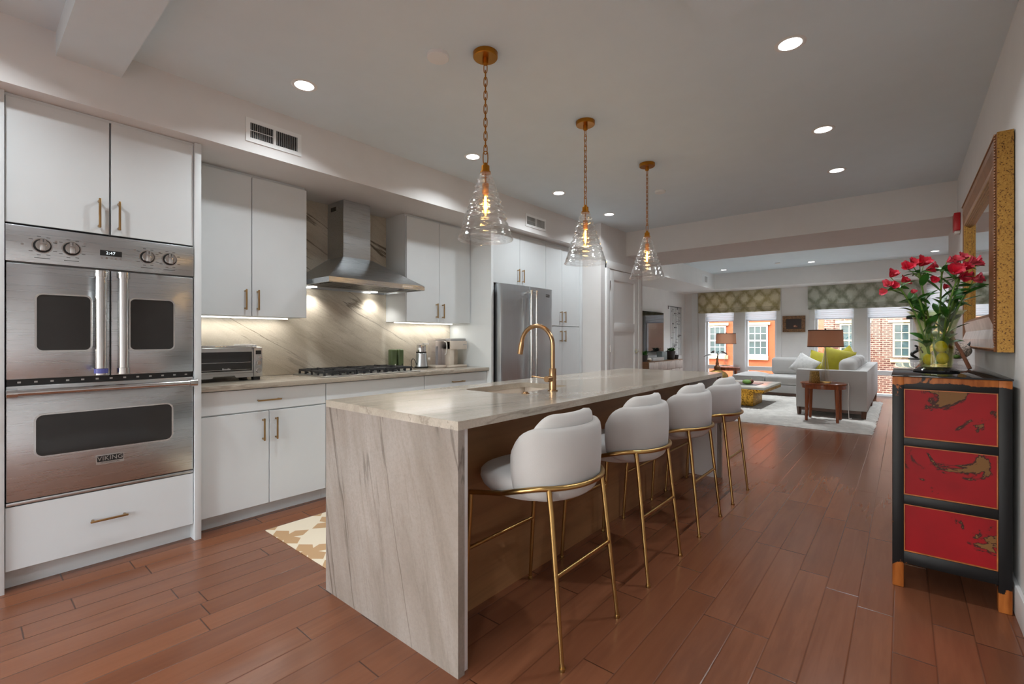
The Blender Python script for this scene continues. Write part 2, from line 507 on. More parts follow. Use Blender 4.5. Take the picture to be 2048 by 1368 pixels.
def mat_rug():
    """kitchen mat: cream field with tan four-armed stars"""
    m, nt, out = newmat('star_mat')
    tc = nt.nodes.new('ShaderNodeTexCoord')
    sp = nt.nodes.new('ShaderNodeSeparateXYZ')
    nt.links.new(tc.outputs['Object'], sp.inputs[0])
    P = 0.30
    def cell(s, off):
        q = math_(nt, 'DIVIDE', math_(nt, 'ADD', s, off), P)
        q = math_(nt, 'SUBTRACT', q, math_(nt, 'FLOOR', q))
        return math_(nt, 'ABSOLUTE', math_(nt, 'SUBTRACT', q, 0.5))
    def star(ox, oy):
        u, v = cell(sp.outputs[0], ox), cell(sp.outputs[1], oy)
        mx = math_(nt, 'MAXIMUM', u, v)
        mn = math_(nt, 'MINIMUM', u, v)
        # arm: narrow waist, widening, pointed end
        w = math_(nt, 'MINIMUM', math_(nt, 'MULTIPLY_ADD', mx, 0.45, 0.055), math_(nt, 'MULTIPLY', math_(nt, 'SUBTRACT', 0.47, mx), 0.8))
        return math_(nt, 'LESS_THAN', mn, w)
    s = star(0.02, 0.06)
    c = mixc(nt, s, srgb(222, 208, 184), srgb(182, 146, 106))
    pbsdf(nt, out, c, 0.7)
    return m
M['mat'] = mat_rug()

# ------------------------------------------------------------------ mesh helpers
WL = {}

def wloc(o):
    return WL.get(o.name, Vector((0, 0, 0))) if o is not None else Vector((0, 0, 0))

class MB:
    def __init__(self):
        self.bm = bmesh.new()

    def _merge(self, tmp, mat=None):
        if mat is not None:
            tmp.transform(mat)
        me = bpy.data.meshes.new('tmp')
        tmp.to_mesh(me)
        tmp.free()
        self.bm.from_mesh(me)
        bpy.data.meshes.remove(me)
        return self

    def box(self, x0, x1, y0, y1, z0, z1, bev=0.0, seg=2, mat=None):
        t = bmesh.new()
        bmesh.ops.create_cube(t, size=1.0)
        for v in t.verts:
            v.co = Vector(((x0 + x1) / 2 + v.co.x * (x1 - x0), (y0 + y1) / 2 + v.co.y * (y1 - y0), (z0 + z1) / 2 + v.co.z * (z1 - z0)))
        if bev > 0:
            bmesh.ops.bevel(t, geom=list(t.edges), offset=bev, segments=seg, profile=0.5, affect='EDGES')
        return self._merge(t, mat)

    def faces(self, verts, faces, mat=None):
        t = bmesh.new()
        vs = [t.verts.new(v) for v in verts]
        for f in faces:
            try:
                t.faces.new([vs[i] for i in f])
            except ValueError:
                pass
        bmesh.ops.recalc_face_normals(t, faces=list(t.faces))
        return self._merge(t, mat)

    def cyl(self, p0, p1, r0, r1=None, seg=16):
        r1 = r0 if r1 is None else r1
        return self.tube([p0, p1], [r0, r1], seg)

    def tube(self, pts, r, seg=10, closed=False, mat=None):
        pts = [Vector(p) for p in pts]
        n = len(pts)
        rs = r if isinstance(r, (list, tuple)) else [r] * n
        t = bmesh.new()
        rings = []
        up = None
        for i in range(n):
            if closed:
                d = (pts[(i + 1) % n] - pts[i - 1]).normalized()
            elif i == 0:
                d = (pts[1] - pts[0]).normalized()
            elif i == n - 1:
                d = (pts[-1] - pts[-2]).normalized()
            else:
                d = ((pts[i + 1] - pts[i]).normalized() + (pts[i] - pts[i - 1]).normalized()).normalized()
            if up is None:
                up = Vector((0, 0, 1)) if abs(d.z) < 0.9 else Vector((1, 0, 0))
            a = (up - d * up.dot(d)).normalized()
            b = d.cross(a)
            up = a
            rings.append([t.verts.new(pts[i] + (a * math.cos(2 * PI * k / seg) + b * math.sin(2 * PI * k / seg)) * rs[i]) for k in range(seg)])
        m = n if closed else n - 1
        for i in range(m):
            A, B = rings[i], rings[(i + 1) % n]
            for k in range(seg):
                t.faces.new((A[k], A[(k + 1) % seg], B[(k + 1) % seg], B[k]))
        if not closed:
            t.faces.new(rings[0][::-1])
            t.faces.new(rings[-1])
        bmesh.ops.recalc_face_normals(t, faces=list(t.faces))
        return self._merge(t, mat)

    def lathe(self, prof, c=(0, 0, 0), seg=32, mat=None, cap=True):
        t = bmesh.new()
        rings = []
        for (r, z) in prof:
            if r < 1e-6:
                rings.append([t.verts.new((c[0], c[1], c[2] + z))])
            else:
                rings.append([t.verts.new((c[0] + r * math.cos(2 * PI * k / seg), c[1] + r * math.sin(2 * PI * k / seg), c[2] + z)) for k in range(seg)])
        for A, B in zip(rings[:-1], rings[1:]):
            for k in range(seg):
                k2 = (k + 1) % seg
                if len(A) == 1 and len(B) == 1:
                    continue
                if len(A) == 1:
                    t.faces.new((A[0], B[k2], B[k]))
                elif len(B) == 1:
                    t.faces.new((A[k], A[k2], B[0]))
                else:
                    t.faces.new((A[k], A[k2], B[k2], B[k]))
        if cap:
            if len(rings[0]) > 1:
                t.faces.new(rings[0][::-1])
            if len(rings[-1]) > 1:
                t.faces.new(rings[-1])
        bmesh.ops.recalc_face_normals(t, faces=list(t.faces))
        return self._merge(t, mat)

    def prism(self, poly, plane, lo, hi, bev=0.0):
        def P(u, v, w):
            return {'xy': (u, v, w), 'xz': (u, w, v), 'yz': (w, u, v)}[plane]
        t = bmesh.new()
        A = [t.verts.new(P(u, v, lo)) for u, v in poly]
        B = [t.verts.new(P(u, v, hi)) for u, v in poly]
        n = len(poly)
        t.faces.new(A[::-1])
        t.faces.new(B)
        for k in range(n):
            t.faces.new((A[k], A[(k + 1) % n], B[(k + 1) % n], B[k]))
        bmesh.ops.recalc_face_normals(t, faces=list(t.faces))
        if bev > 0:
            bmesh.ops.bevel(t, geom=list(t.edges), offset=bev, segments=2, profile=0.5, affect='EDGES')
        return self._merge(t)

    def ring(self, outer, inner, plane, lo, hi):
        def P(u, v, w):
            return {'xy': (u, v, w), 'xz': (u, w, v), 'yz': (w, u, v)}[plane]
        t = bmesh.new()
        n = len(outer)
        L = [[t.verts.new(P(u, v, w)) for u, v in pl] for pl, w in ((outer, lo), (outer, hi), (inner, hi), (inner, lo))]
        for i in range(4):
            A, B = L[i], L[(i + 1) % 4]
            for k in range(n):
                t.faces.new((A[k], A[(k + 1) % n], B[(k + 1) % n], B[k]))
        bmesh.ops.recalc_face_normals(t, faces=list(t.faces))
        return self._merge(t)

    def ball(self, c, r, seg=16, mat=None, power=1.0):
        rx, ry, rz = r if isinstance(r, (list, tuple)) else (r, r, r)
        t = bmesh.new()
        bmesh.ops.create_uvsphere(t, u_segments=seg, v_segments=max(6, seg * 2 // 3), radius=1.0)
        for v in t.verts:
            q = v.co
            if power != 1.0:
                q = Vector([math.copysign(abs(k) ** power, k) for k in q])
            v.co = Vector((q.x * rx, q.y * ry, q.z * rz))
        t.transform(Matrix.Translation(Vector(c)) if mat is None else Matrix.Translation(Vector(c)) @ mat)
        return self._merge(t)

    def grid(self, P, closed_u=False):
        """P[i][j] -> surface"""
        t = bmesh.new()
        V = [[t.verts.new(p) for p in row] for row in P]
        for i in range(len(V) - (0 if closed_u else 1)):
            A, B = V[i], V[(i + 1) % len(V)]
            for j in range(len(A) - 1):
                t.faces.new((A[j], A[j + 1], B[j + 1], B[j]))
        return self._merge(t)

    def build(self, name, mat, parent=None, smooth=35, local=False):
        bm = self.bm
        off = Vector((0, 0, 0)) if local else wloc(parent)
        if off.length > 0:
            bmesh.ops.translate(bm, verts=list(bm.verts), vec=-off)
        me = bpy.data.meshes.new(name)
        bm.to_mesh(me)
        bm.free()
        me.materials.append(mat if not isinstance(mat, str) else M[mat])
        me.polygons.foreach_set('use_smooth', [True] * len(me.polygons))
        me.set_sharp_from_angle(angle=math.radians(smooth))
        o = bpy.data.objects.new(name, me)
        COL.objects.link(o)
        if parent is not None:
            o.parent = parent
            WL[o.name] = Vector((0, 0, 0)) if local else off
        return o

def T(name, label, cat, loc=(0, 0, 0), rotz=0.0, group=None):
    o = bpy.data.objects.new(name, None)
    COL.objects.link(o)
    o.location = loc
    o.rotation_euler = (0, 0, rotz)
    o.empty_display_size = 0.05
    WL[o.name] = Vector(loc)
    return tag(o, label, cat, group)

def tag(o, label, cat, group=None):
    o['label'] = label
    o['category'] = cat
    if group:
        o['group'] = group
    return o

def struct(o, kind='structure'):
    o['kind'] = kind
    return o

def dup(root, loc=None, rotz=None, label=None):
    r = root.copy()
    COL.objects.link(r)
    if loc is not None:
        r.location = loc
    if rotz is not None:
        r.rotation_euler = (0, 0, rotz)
    if label:
        r['label'] = label
    WL[r.name] = Vector(r.location)
    def rec(src, dst):
        for ch in list(src.children):
            c = ch.copy()
            COL.objects.link(c)
            c.parent = dst
            rec(ch, c)
    rec(root, r)
    return r

def sbox(name, mat, *a, **k):
    return struct(MB().box(*a, **k).build(name, mat))

def rrect(u0, u1, v0, v1, r, n=5):
    pts = []
    for cu, cv, a0 in ((u1 - r, v1 - r, 0), (u0 + r, v1 - r, PI / 2), (u0 + r, v0 + r, PI), (u1 - r, v0 + r, 1.5 * PI)):
        for k in range(n + 1):
            a = a0 + PI / 2 * k / n
            pts.append((cu + r * math.cos(a), cv + r * math.sin(a)))
    return pts

FACE_X = Matrix(((0, 0, 1, 0), (1, 0, 0, 0), (0, 1, 0, 0), (0, 0, 0, 1)))   # text that reads along +y and faces +x

def lettering(name, body, size, pos, mat, parent, frame=FACE_X, extrude=0.0006, align='CENTER', spacing=1.0):
    cu = bpy.data.curves.new('tmp_text', 'FONT')
    cu.body = body
    cu.size = size
    cu.align_x = align
    cu.align_y = 'CENTER'
    cu.extrude = extrude
    cu.space_character = spacing
    cu.resolution_u = 4
    to_ = bpy.data.objects.new('tmp_text', cu)
    me = bpy.data.meshes.new_from_object(to_)
    bpy.data.objects.remove(to_)
    bpy.data.curves.remove(cu)
    me.name = name
    me.materials.clear()
    me.materials.append(M[mat])
    me.transform(Matrix.Translation(Vector(pos) - wloc(parent)) @ frame)
    o = bpy.data.objects.new(name, me)
    COL.objects.link(o)
    o.parent = parent
    return o

def link_light(name, kind, energy, loc, parent, color=(1, 1, 1), **kw):
    d = bpy.data.lights.new(name, kind)
    d.energy = energy
    d.color = color
    for k, v in kw.items():
        setattr(d, k, v)
    o = bpy.data.objects.new(name, d)
    COL.objects.link(o)
    o.parent = parent
    o.location = Vector(loc) - wloc(parent)
    return o

# ================================================================== THE SETTING
XR = 0.39           # right wall face
XW = -3.89          # kitchen wall face
sbox('floor', 'floor', -4.62, 2.1, -3.3, 12.62, -0.12, 0.0)
b = MB()
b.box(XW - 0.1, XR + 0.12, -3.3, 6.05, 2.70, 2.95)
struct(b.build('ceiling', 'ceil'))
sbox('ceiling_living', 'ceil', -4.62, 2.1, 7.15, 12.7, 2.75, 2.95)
sbox('wall_sky_blocker', 'red_brick', -14.0, 14.0, -3.42, 12.55, 2.96, 10.0)  # unseen mass added overhead to keep sky light off the facades opposite
sbox('wall_right', 'wall', XR, XR + 0.12, -3.3, 7.15, 0.0, 2.95)
sbox('wall_right_return', 'wall_gray', XR + 0.12, 2.1, 7.05, 7.15, 0.0, 2.95)
sbox('wall_right_living', 'wall_gray', 2.0, 2.1, 7.15, 12.6, 0.0, 2.95)
sbox('wall_left', 'wall', XW - 0.1, XW, -3.3, 5.33, 0.0, 2.95)
b = MB()
for (x0, x1) in ((XW - 0.1, -3.45), (-1.85, -1.65), (0.05, XR + 0.12)):
    b.box(x0, x1, -3.42, -3.3, 0.0, 2.95)
for (x0, x1) in ((-3.45, -1.85), (-1.65, 0.05)):
    b.box(x0, x1, -3.42, -3.3, 2.4, 2.95)
    b.box(x0, x1, -3.42, -3.3, 0.0, 0.2)
struct(b.build('wall_back', 'wall'))
for i, (x0, x1) in enumerate(((-3.45, -1.85), (-1.65, 0.05))):  # invented windows behind the camera, added to let in cool fill daylight
    w = MB()
    xm = (x0 + x1) / 2
    for a in (x0, xm - 0.025, x1 - 0.05):
        w.box(a, a + 0.05, -3.40, -3.33, 0.2, 2.4)
    w.box(x0, x1, -3.40, -3.33, 0.2, 0.25)
    w.box(x0, x1, -3.40, -3.33, 2.35, 2.4)
    wo = struct(w.build('window_%d' % (i + 6), 'trimw'))
    MB().box(x0 + 0.05, x1 - 0.05, -3.37, -3.364, 0.25, 2.35).build('pane', 'glass', wo)
sbox('wall_left_living', 'wall_gray', -4.62, -4.44, 5.33, 12.6, 0.0, 2.95)
sbox('wall_closet', 'wall', -4.44, -2.98, 5.332, 6.58, 0.0, 2.70)
sbox('trim_soffit_kitchen', 'wall', XW, -3.155, -3.3, 5.331, 2.387, 2.70)
sbox('trim_beam_dividing', 'wall', -4.44, 2.1, 6.05, 7.15, 2.365, 2.95)
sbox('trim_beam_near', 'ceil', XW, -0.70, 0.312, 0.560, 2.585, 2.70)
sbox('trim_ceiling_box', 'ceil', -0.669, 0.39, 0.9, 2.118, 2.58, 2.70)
sbox('trim_soffit_living', 'wall_gray', -4.44, -3.46, 7.15, 12.42, 2.385, 2.75)
sbox('trim_soffit_window', 'wall_gray', -3.46, 2.0, 11.66, 12.42, 2.385, 2.75)
# window wall with four tall openings
YW = 12.42
PANES = [(-3.90, -3.21), (-2.96, -2.28), (-1.52, -0.81), (-0.58, 0.15), (0.36, 0.86)]
b = MB()
xs = [-4.44] + [v for p in PANES for v in p] + [2.0]
for i in range(0, len(xs), 2):
    b.box(xs[i], xs[i + 1], YW, YW + 0.18, 0.0, 2.95)
for (x0, x1) in PANES:
    b.box(x0, x1, YW, YW + 0.18, 2.3, 2.95)
    b.box(x0, x1, YW, YW + 0.18, -0.05, 0.02)
struct(b.build('wall_windows', 'wall_gray'))
for i, (x0, x1) in enumerate(PANES):
    w = MB()
    for a in (x0, x1 - 0.045):
        w.box(a, a + 0.045, YW + 0.04, YW + 0.13, 0.02, 2.3)
    w.box(x0, x1, YW + 0.04, YW + 0.13, 0.02, 0.05)
    w.box(x0, x1, YW + 0.035, YW + 0.13, 0.44, 0.535)
    w.box(x0, x1, YW + 0.04, YW + 0.13, 2.25, 2.3)
    wo = struct(w.build('window_%d' % (i + 1), 'trimw'))
    MB().box(x0 + 0.045, x1 - 0.045, YW + 0.085, YW + 0.091, 0.05, 2.25).build('pane', 'glass', wo)
# white reveals between the panes, and casing strips
for i, (a, c) in enumerate([(-4.24, -4.09), (-4.06, -3.90), (-3.21, -2.96), (-2.28, -2.18), (-1.63, -1.52), (-0.81, -0.58), (0.15, 0.36)]):
    sbox('trim_%d' % (i + 1), 'trimw', a, c, YW - 0.03, YW, 0.0, 2.385, bev=0.004)
# baseboards
sbox('baseboard_right', 'trimw', XR - 0.016, XR, -3.3, 7.15, 0.0, 0.135, bev=0.004)
sbox('baseboard_left', 'trimw', -4.44, -4.425, 6.58, 12.42, 0.0, 0.12, bev=0.004)
sbox('trim_baseboard_closet', 'trimw', -2.98, -2.966, 5.332, 5.44, 0.0, 0.12, bev=0.004)
sbox('wall_backsplash', 'stone_bs', XW, -3.874, 0.955, 3.54, 0.916, 2.386)

# closet door with casing (face of the closet wall, x = -2.98)
dx = -2.98
b = MB()
b.box(dx, dx + 0.022, 5.445, 5.535, 0.0, 2.225, bev=0.003)
b.box(dx, dx + 0.022, 6.40, 6.50, 0.0, 2.225, bev=0.003)
b.box(dx, dx + 0.024, 5.445, 6.50, 2.135, 2.235, bev=0.003)
struct(b.build('trim_door_casing', 'trimw'))
b = MB()
y0, y1 = 5.545, 6.39
b.box(dx + 0.001, dx + 0.006, y0, y1, 0.008, 2.128)
for (a, c, e, f) in ((y0, y0 + 0.115, 0.008, 2.128), (y1 - 0.115, y1, 0.008, 2.128)):
    b.box(dx + 0.001, dx + 0.016, a, c, e, f, bev=0.002)
for (e, f) in ((0.008, 0.25), (1.30, 1.42), (1.995, 2.128), (0.62, 0.72)):
    if e == 0.62:
        continue
    b.box(dx + 0.001, dx + 0.016, y0 + 0.114, y1 - 0.114, e, f, bev=0.002)
door = struct(b.build('door_1', 'trimw'))
b = MB()
b.cyl((dx + 0.016, 6.31, 1.03), (dx + 0.026, 6.31, 1.03), 0.027, seg=20)
b.cyl((dx + 0.026, 6.31, 1.03), (dx + 0.066, 6.31, 1.03), 0.010)
b.tube([(dx + 0.06, 6.315, 1.03), (dx + 0.064, 6.27, 1.03), (dx + 0.064, 6.20, 1.028)], 0.009)
b.build('lever_handle', 'chrome', door)
for z in (1.93, 1.08):
    MB().cyl((dx + 0.022, 5.54, z - 0.045), (dx + 0.022, 5.54, z + 0.045), 0.007).build('hinge', 'chrome', door)

# ================================================================== KITCHEN WALL
def pull(parent, x, y, z, length, vertical=True, mat='brass'):
    """square-ish bar pull on a face at x, centred at (y, z)"""
    s = 0.005
    L = length / 2
    b = MB()
    if vertical:
        b.box(x + 0.026, x + 0.037, y - s, y + s, z - L, z + L, bev=0.0025)
        for e in (-1, 1):
            b.box(x - 0.001, x + 0.03, y - s, y + s, z + e * (L - 0.012) - s, z + e * (L - 0.012) + s, bev=0.0015)
    else:
        b.box(x + 0.026, x + 0.037, y - L, y + L, z - s, z + s, bev=0.0025)
        for e in (-1, 1):
            b.box(x - 0.001, x + 0.03, y + e * (L - 0.012) - s, y + e * (L - 0.012) + s, z - s, z + s, bev=0.0015)
    return b.build('handle', mat, parent)

def front(parent, name, xf, y0, y1, z0, z1, t=0.02, g=0.0024):
    return MB().box(xf - t, xf, y0 + g, y1 - g, z0 + g, z1 - g, bev=0.0012, seg=1).build(name, 'cab', parent)

# --- tall oven cabinet
xf = -3.268
oc = T('oven_cabinet', 'tall white cabinet housing the double steel oven', 'cabinet', (-3.57, 0.533, 0))
MB().box(-3.885, -3.25, 0.112, 0.147, 0.0, 2.385, bev=0.001).build('side_panel', 'cab', oc)
MB().box(-3.885, -3.25, 0.919, 0.953, 0.0, 2.385, bev=0.001).build('side_panel', 'cab', oc)
b = MB()
b.box(-3.885, -3.30, 0.147, 0.919, 1.77, 2.384)
b.box(-3.885, -3.30, 0.147, 0.919, 0.09, 0.40)
b.box(-3.29, -3.275, 0.147, 0.919, 2.372, 2.385)
b.box(-3.885, -3.87, 0.147, 0.919, 0.40, 1.77)
b.build('carcass', 'cab', oc)
dl = front(oc, 'door', xf, 0.148, 0.531, 1.765, 2.372)
dr = front(oc, 'door', xf, 0.535, 0.918, 1.765, 2.372)
pull(dl, xf, 0.487, 1.872, 0.155)
pull(dr, xf, 0.568, 1.872, 0.155)
dw = front(oc, 'drawer', xf, 0.148, 0.918, 0.096, 0.405)
pull(dw, xf, 0.527, 0.253, 0.155, False)
MB().box(-3.345, -3.33, 0.147, 0.919, 0.0, 0.094).build('toe_kick', 'kick', oc)

# --- double wall oven
ov = T('wall_oven', 'stainless steel double wall oven with French doors above', 'oven', (-3.55, 0.533, 0.41))
xo = -3.262
b = MB()
b.box(-3.84, -3.285, 0.155, 0.911, 0.42, 1.745)
b.build('oven_body', 'dark_steel', ov)
b = MB()
b.box(xo - 0.03, xo + 0.004, 0.150, 0.916, 1.582, 1.757, bev=0.002)
cp = b.build('control_panel', 'steel', ov)
for ky in (0.274, 0.380, 0.691, 0.795):
    kb = MB()
    kb.tube([(xo + 0.004, ky, 1.668), (xo + 0.008, ky, 1.668)], 0.0375, 28)
    kb.tube([(xo + 0.010, ky, 1.668), (xo + 0.030, ky, 1.668)], [0.0285, 0.026], 28)
    kb.box(xo + 0.026, xo + 0.045, ky - 0.011, ky + 0.011, 1.640, 1.696, bev=0.004)
    kn = kb.build('knob', 'chrome', cp)
    kn['label'] = 'polished knob'
    MB().tube([(xo + 0.0075, ky, 1.668), (xo + 0.0105, ky, 1.668)], 0.033, 28).build('knob_shadow_ring', 'black', cp)
for ky in (0.274, 0.380, 0.691, 0.795):
    for k in range(9):
        a = PI * (0.15 + 1.7 * k / 8) + PI / 2
        if k == 4:
            continue
        MB().box(xo + 0.004, xo + 0.0046, ky + 0.051 * math.sin(a) - 0.007, ky + 0.051 * math.sin(a) + 0.007, 1.668 + 0.047 * math.cos(a) - 0.0014, 1.668 + 0.047 * math.cos(a) + 0.0014).build('dial_mark', 'print', cp)
    MB().box(xo + 0.004, xo + 0.0046, ky - 0.028, ky + 0.028, 1.606, 1.609).build('dial_mark', 'print', cp)
    MB().box(xo + 0.0285, xo + 0.0458, ky - 0.0015, ky + 0.0015, 1.682, 1.696).build('knob_pointer', 'print', cp)
b = MB()
b.box(xo + 0.003, xo + 0.006, 0.490, 0.580, 1.652, 1.681)
b.build('clock_display', 'black', cp)
lettering('clock_digits', '2:47', 0.021, (xo + 0.0066, 0.533, 1.667), 'led', cp, spacing=1.1)
for k in range(5):
    yy = 0.497 + k * 0.0195
    MB().tube([(xo + 0.003, yy, 1.640), (xo + 0.008, yy, 1.640)], 0.005, 12).build('button', 'chrome', cp)
for yy, zz in ((0.205, 1.668), (0.322, 1.696), (0.43, 1.70), (0.636, 1.70), (0.748, 1.70)):
    MB().tube([(xo + 0.003, yy, zz), (xo + 0.007, yy, zz)], 0.005, 12).build('indicator', 'chrome', cp)
# dark gaps / vents
b = MB()
b.box(xo - 0.04, xo - 0.012, 0.156, 0.910, 0.982, 1.016)
b.build('vent_strip', 'black', ov)
for k in range(13):
    yy = 0.19 + k * 0.057
    MB().box(xo - 0.013, xo - 0.010, yy, yy + 0.012, 0.994, 1.002).build('vent_bridge', 'steel_plain', ov)

def oven_door(y0, y1, z0, z1, win, r):
    d = MB().box(xo - 0.03, xo, y0, y1, z0, z1, bev=0.004).build('door', 'steel', ov)
    MB().prism(rrect(*win, r), 'yz', xo - 0.004, xo + 0.0012).build('window', 'oven_glass', d)
    g = 0.008
    MB().ring(rrect(win[0] - g, win[1] + g, win[2] - g, win[3] + g, r + g), rrect(*win, r), 'yz', xo - 0.004, xo + 0.005).build('window_bezel', 'chrome', d)
    return d

for (y0, y1, win, hy) in ((0.152, 0.5305, (0.255, 0.452, 1.152, 1.428), 0.487), (0.5355, 0.914, (0.617, 0.814, 1.150, 1.428), 0.578)):
    d = oven_door(y0, y1, 1.013, 1.574, win, 0.022)
    b = MB()
    hx = xo + 0.052
    b.tube([(hx, hy, 1.055), (hx, hy, 1.535)], 0.024, 24)
    for (a, c) in ((1.022, 1.054), (1.532, 1.564)):
        b.tube([(hx, hy, a), (hx, hy, c)], 0.0285, 24)
        b.box(xo - 0.002, hx, hy - 0.018, hy + 0.018, a + 0.003, c - 0.003, bev=0.003)
    b.build('handle', 'chrome', d)
    if y0 < 0.3:
        MB().tube([(hx, hy, 1.030), (hx, hy, 1.054)], 0.0290, 24).build('handle_band', 'blue_dot', d)
ld = oven_door(0.152, 0.914, 0.428, 0.982, (0.252, 0.806, 0.630, 0.832), 0.028)
b = MB()
hx = xo + 0.062
b.tube([(hx, 0.165, 0.952), (hx, 0.90, 0.952)], 0.0155, 20)
for (a, c) in ((0.150, 0.186), (0.880, 0.916)):
    b.tube([(hx, a, 0.952), (hx, c, 0.952)], 0.0225, 20)
    b.box(xo - 0.002, hx, a + 0.004, c - 0.004, 0.936, 0.968, bev=0.003)
b.build('handle', 'chrome', ld)
b = MB()
b.prism(rrect(0.474, 0.590, 0.543, 0.592, 0.006), 'yz', xo - 0.001, xo + 0.004)
b.build('badge_plate', 'steel_plain', ld)
b = MB()
b.prism(rrect(0.478, 0.586, 0.557, 0.588, 0.004), 'yz', xo + 0.004, xo + 0.0052)
b.build('badge_field', 'black', ld)
lettering('badge_lettering', 'VIKING', 0.032, (xo + 0.0055, 0.532, 0.5728), 'steel_plain', ld, spacing=1.02)
lettering('badge_lettering', 'PROFESSIONAL', 0.0105, (xo + 0.0045, 0.532, 0.5502), 'print', ld, spacing=1.12)
MB().box(xo - 0.03, xo - 0.004, 0.152, 0.914, 0.407, 0.424, bev=0.002).build('bottom_trim', 'steel', ov)

# --- base cabinets
xb = -3.31
def base_cab(name, label, y0, y1, handle_drawer, ydoor, with_handles):
    t = T(name, label, 'cabinet', (-3.6, (y0 + y1) / 2, 0))
    b = MB()
    b.box(-3.885, xb - 0.021, y0, y1, 0.09, 0.878)
    b.build('carcass', 'cab', t)
    d = front(t, 'drawer', xb, y0, y1, 0.726, 0.876)
    if handle_drawer:
        pull(d, xb, handle_drawer, 0.797, 0.155, False)
    for (a, c, hy) in ((y0, ydoor, ydoor - 0.042), (ydoor, y1, ydoor + 0.042)):
        dd = front(t, 'door', xb, a, c, 0.092, 0.722)
        if with_handles:
            pull(dd, xb, hy, 0.60, 0.15)
    MB().box(-3.40, -3.385, y0, y1, 0.0, 0.09).build('toe_kick', 'kick', t)
    return t
base_cab('base_cabinet', 'white base cabinet with drawer, beside the tall oven cabinet', 0.955, 1.779, 1.365, 1.372, True)
base_cab('base_cabinet', 'white base cabinet under the gas cooktop, front without drawer handle', 1.781, 2.716, None, 2.25, True)
base_cab('base_cabinet', 'white base cabinet with drawer, beside the fridge panel under the coffee maker', 2.718, 3.54, 3.12, 3.13, True)
ct = MB().box(-3.873, -3.278, 0.955, 3.54, 0.881, 0.915, bev=0.002).build('countertop', 'stone_ct')
tag(ct, 'beige stone countertop running along the kitchen wall', 'countertop')

# --- wall cabinets with light strips
xu = -3.55
def wall_cab(label, y0, y1, ys):
    t = T('wall_cabinet', label, 'cabinet', (-3.7, (y0 + y1) / 2, 1.37))
    b = MB()
    b.box(-3.873, xu - 0.021, y0, y1, 1.372, 2.36)
    b.box(-3.873, xu - 0.035, y0, y1, 2.36, 2.386)
    b.build('carcass', 'cab', t)
    for (a, c, hy) in ((y0, ys, ys - 0.046), (ys, y1, ys + 0.036)):
        d = front(t, 'door', xu, a, c, 1.368, 2.362)
        pull(d, xu, hy, 1.485, 0.145)
    MB().box(-3.80, -3.785, y0 + 0.04, y1 - 0.04, 1.363, 1.3715).build('light_strip', 'strip', t)
    link_light('strip_light', 'AREA', 1.6, (-3.79, (y0 + y1) / 2, 1.360), t, (1.0, 0.96, 0.90), shape='RECTANGLE', size=0.02, size_y=(y1 - y0) - 0.1)
    return t
wall_cab('white two-door wall cabinet above the toaster oven', 0.955, 1.752, 1.353)
wall_cab('white two-door wall cabinet above the coffee maker', 2.702, 3.535, 3.106)

# --- range hood
hd = T('range_hood', 'stainless steel chimney range hood above the gas cooktop', 'range hood', (-3.6, 2.227, 1.64))
b = MB()
b.box(-3.873, -3.615, 2.098, 2.358, 1.895, 2.305)
b.build('chimney', 'steel', hd)
b = MB()
b.box(-3.873, -3.618, 2.101, 2.355, 2.305, 2.385)
b.build('chimney_sleeve', 'steel', hd)
b = MB()
b.box(-3.82, -3.74, 2.0985, 2.1012, 2.31, 2.345)
b.build('chimney_vent', 'black', hd)
A = [(-3.873, 1.777, 1.674), (-3.26, 1.777, 1.674), (-3.26, 2.677, 1.674), (-3.873, 2.677, 1.674)]
B = [(-3.873, 2.093, 1.902), (-3.61, 2.093, 1.902), (-3.61, 2.363, 1.902), (-3.873, 2.363, 1.902)]
MB().faces(A + B, [(0, 1, 2, 3), (4, 5, 6, 7), (0, 1, 5, 4), (1, 2, 6, 5), (2, 3, 7, 6), (3, 0, 4, 7)]).build('canopy', 'steel', hd)
b = MB()
b.ring([(-3.873, 1.777), (-3.26, 1.777), (-3.26, 2.677), (-3.873, 2.677)], [(-3.86, 1.79), (-3.273, 1.79), (-3.273, 2.664), (-3.86, 2.664)], 'xy', 1.636, 1.675)
rim = b.build('rim', 'steel', hd)
MB().box(-3.862, -3.27, 1.788, 2.666, 1.650, 1.656).build('underside', 'steel_plain', hd)
for k in range(3):
    y0 = 1.85 + k * 0.255
    b = MB()
    for j in range(9):
        b.box(-3.72 + j * 0.045, -3.69 + j * 0.045, y0, y0 + 0.245, 1.643, 1.650)
    b.build('filter', 'dark_steel', hd)
for yy in (1.93, 2.52):
    MB().tube([(-3.80, yy, 1.642), (-3.80, yy, 1.650)], 0.03, 20).build('hood_light', 'lens', hd)
    link_light('hood_lamp', 'SPOT', 9.0, (-3.80, yy, 1.638), hd, (1.0, 0.95, 0.88), spot_size=math.radians(120), spot_blend=0.7, shadow_soft_size=0.03)
for k in range(6):
    MB().box(-3.2605, -3.2585, 2.44 + k * 0.018, 2.453 + k * 0.018, 1.652, 1.662).build('control_button', 'white_plastic', hd)

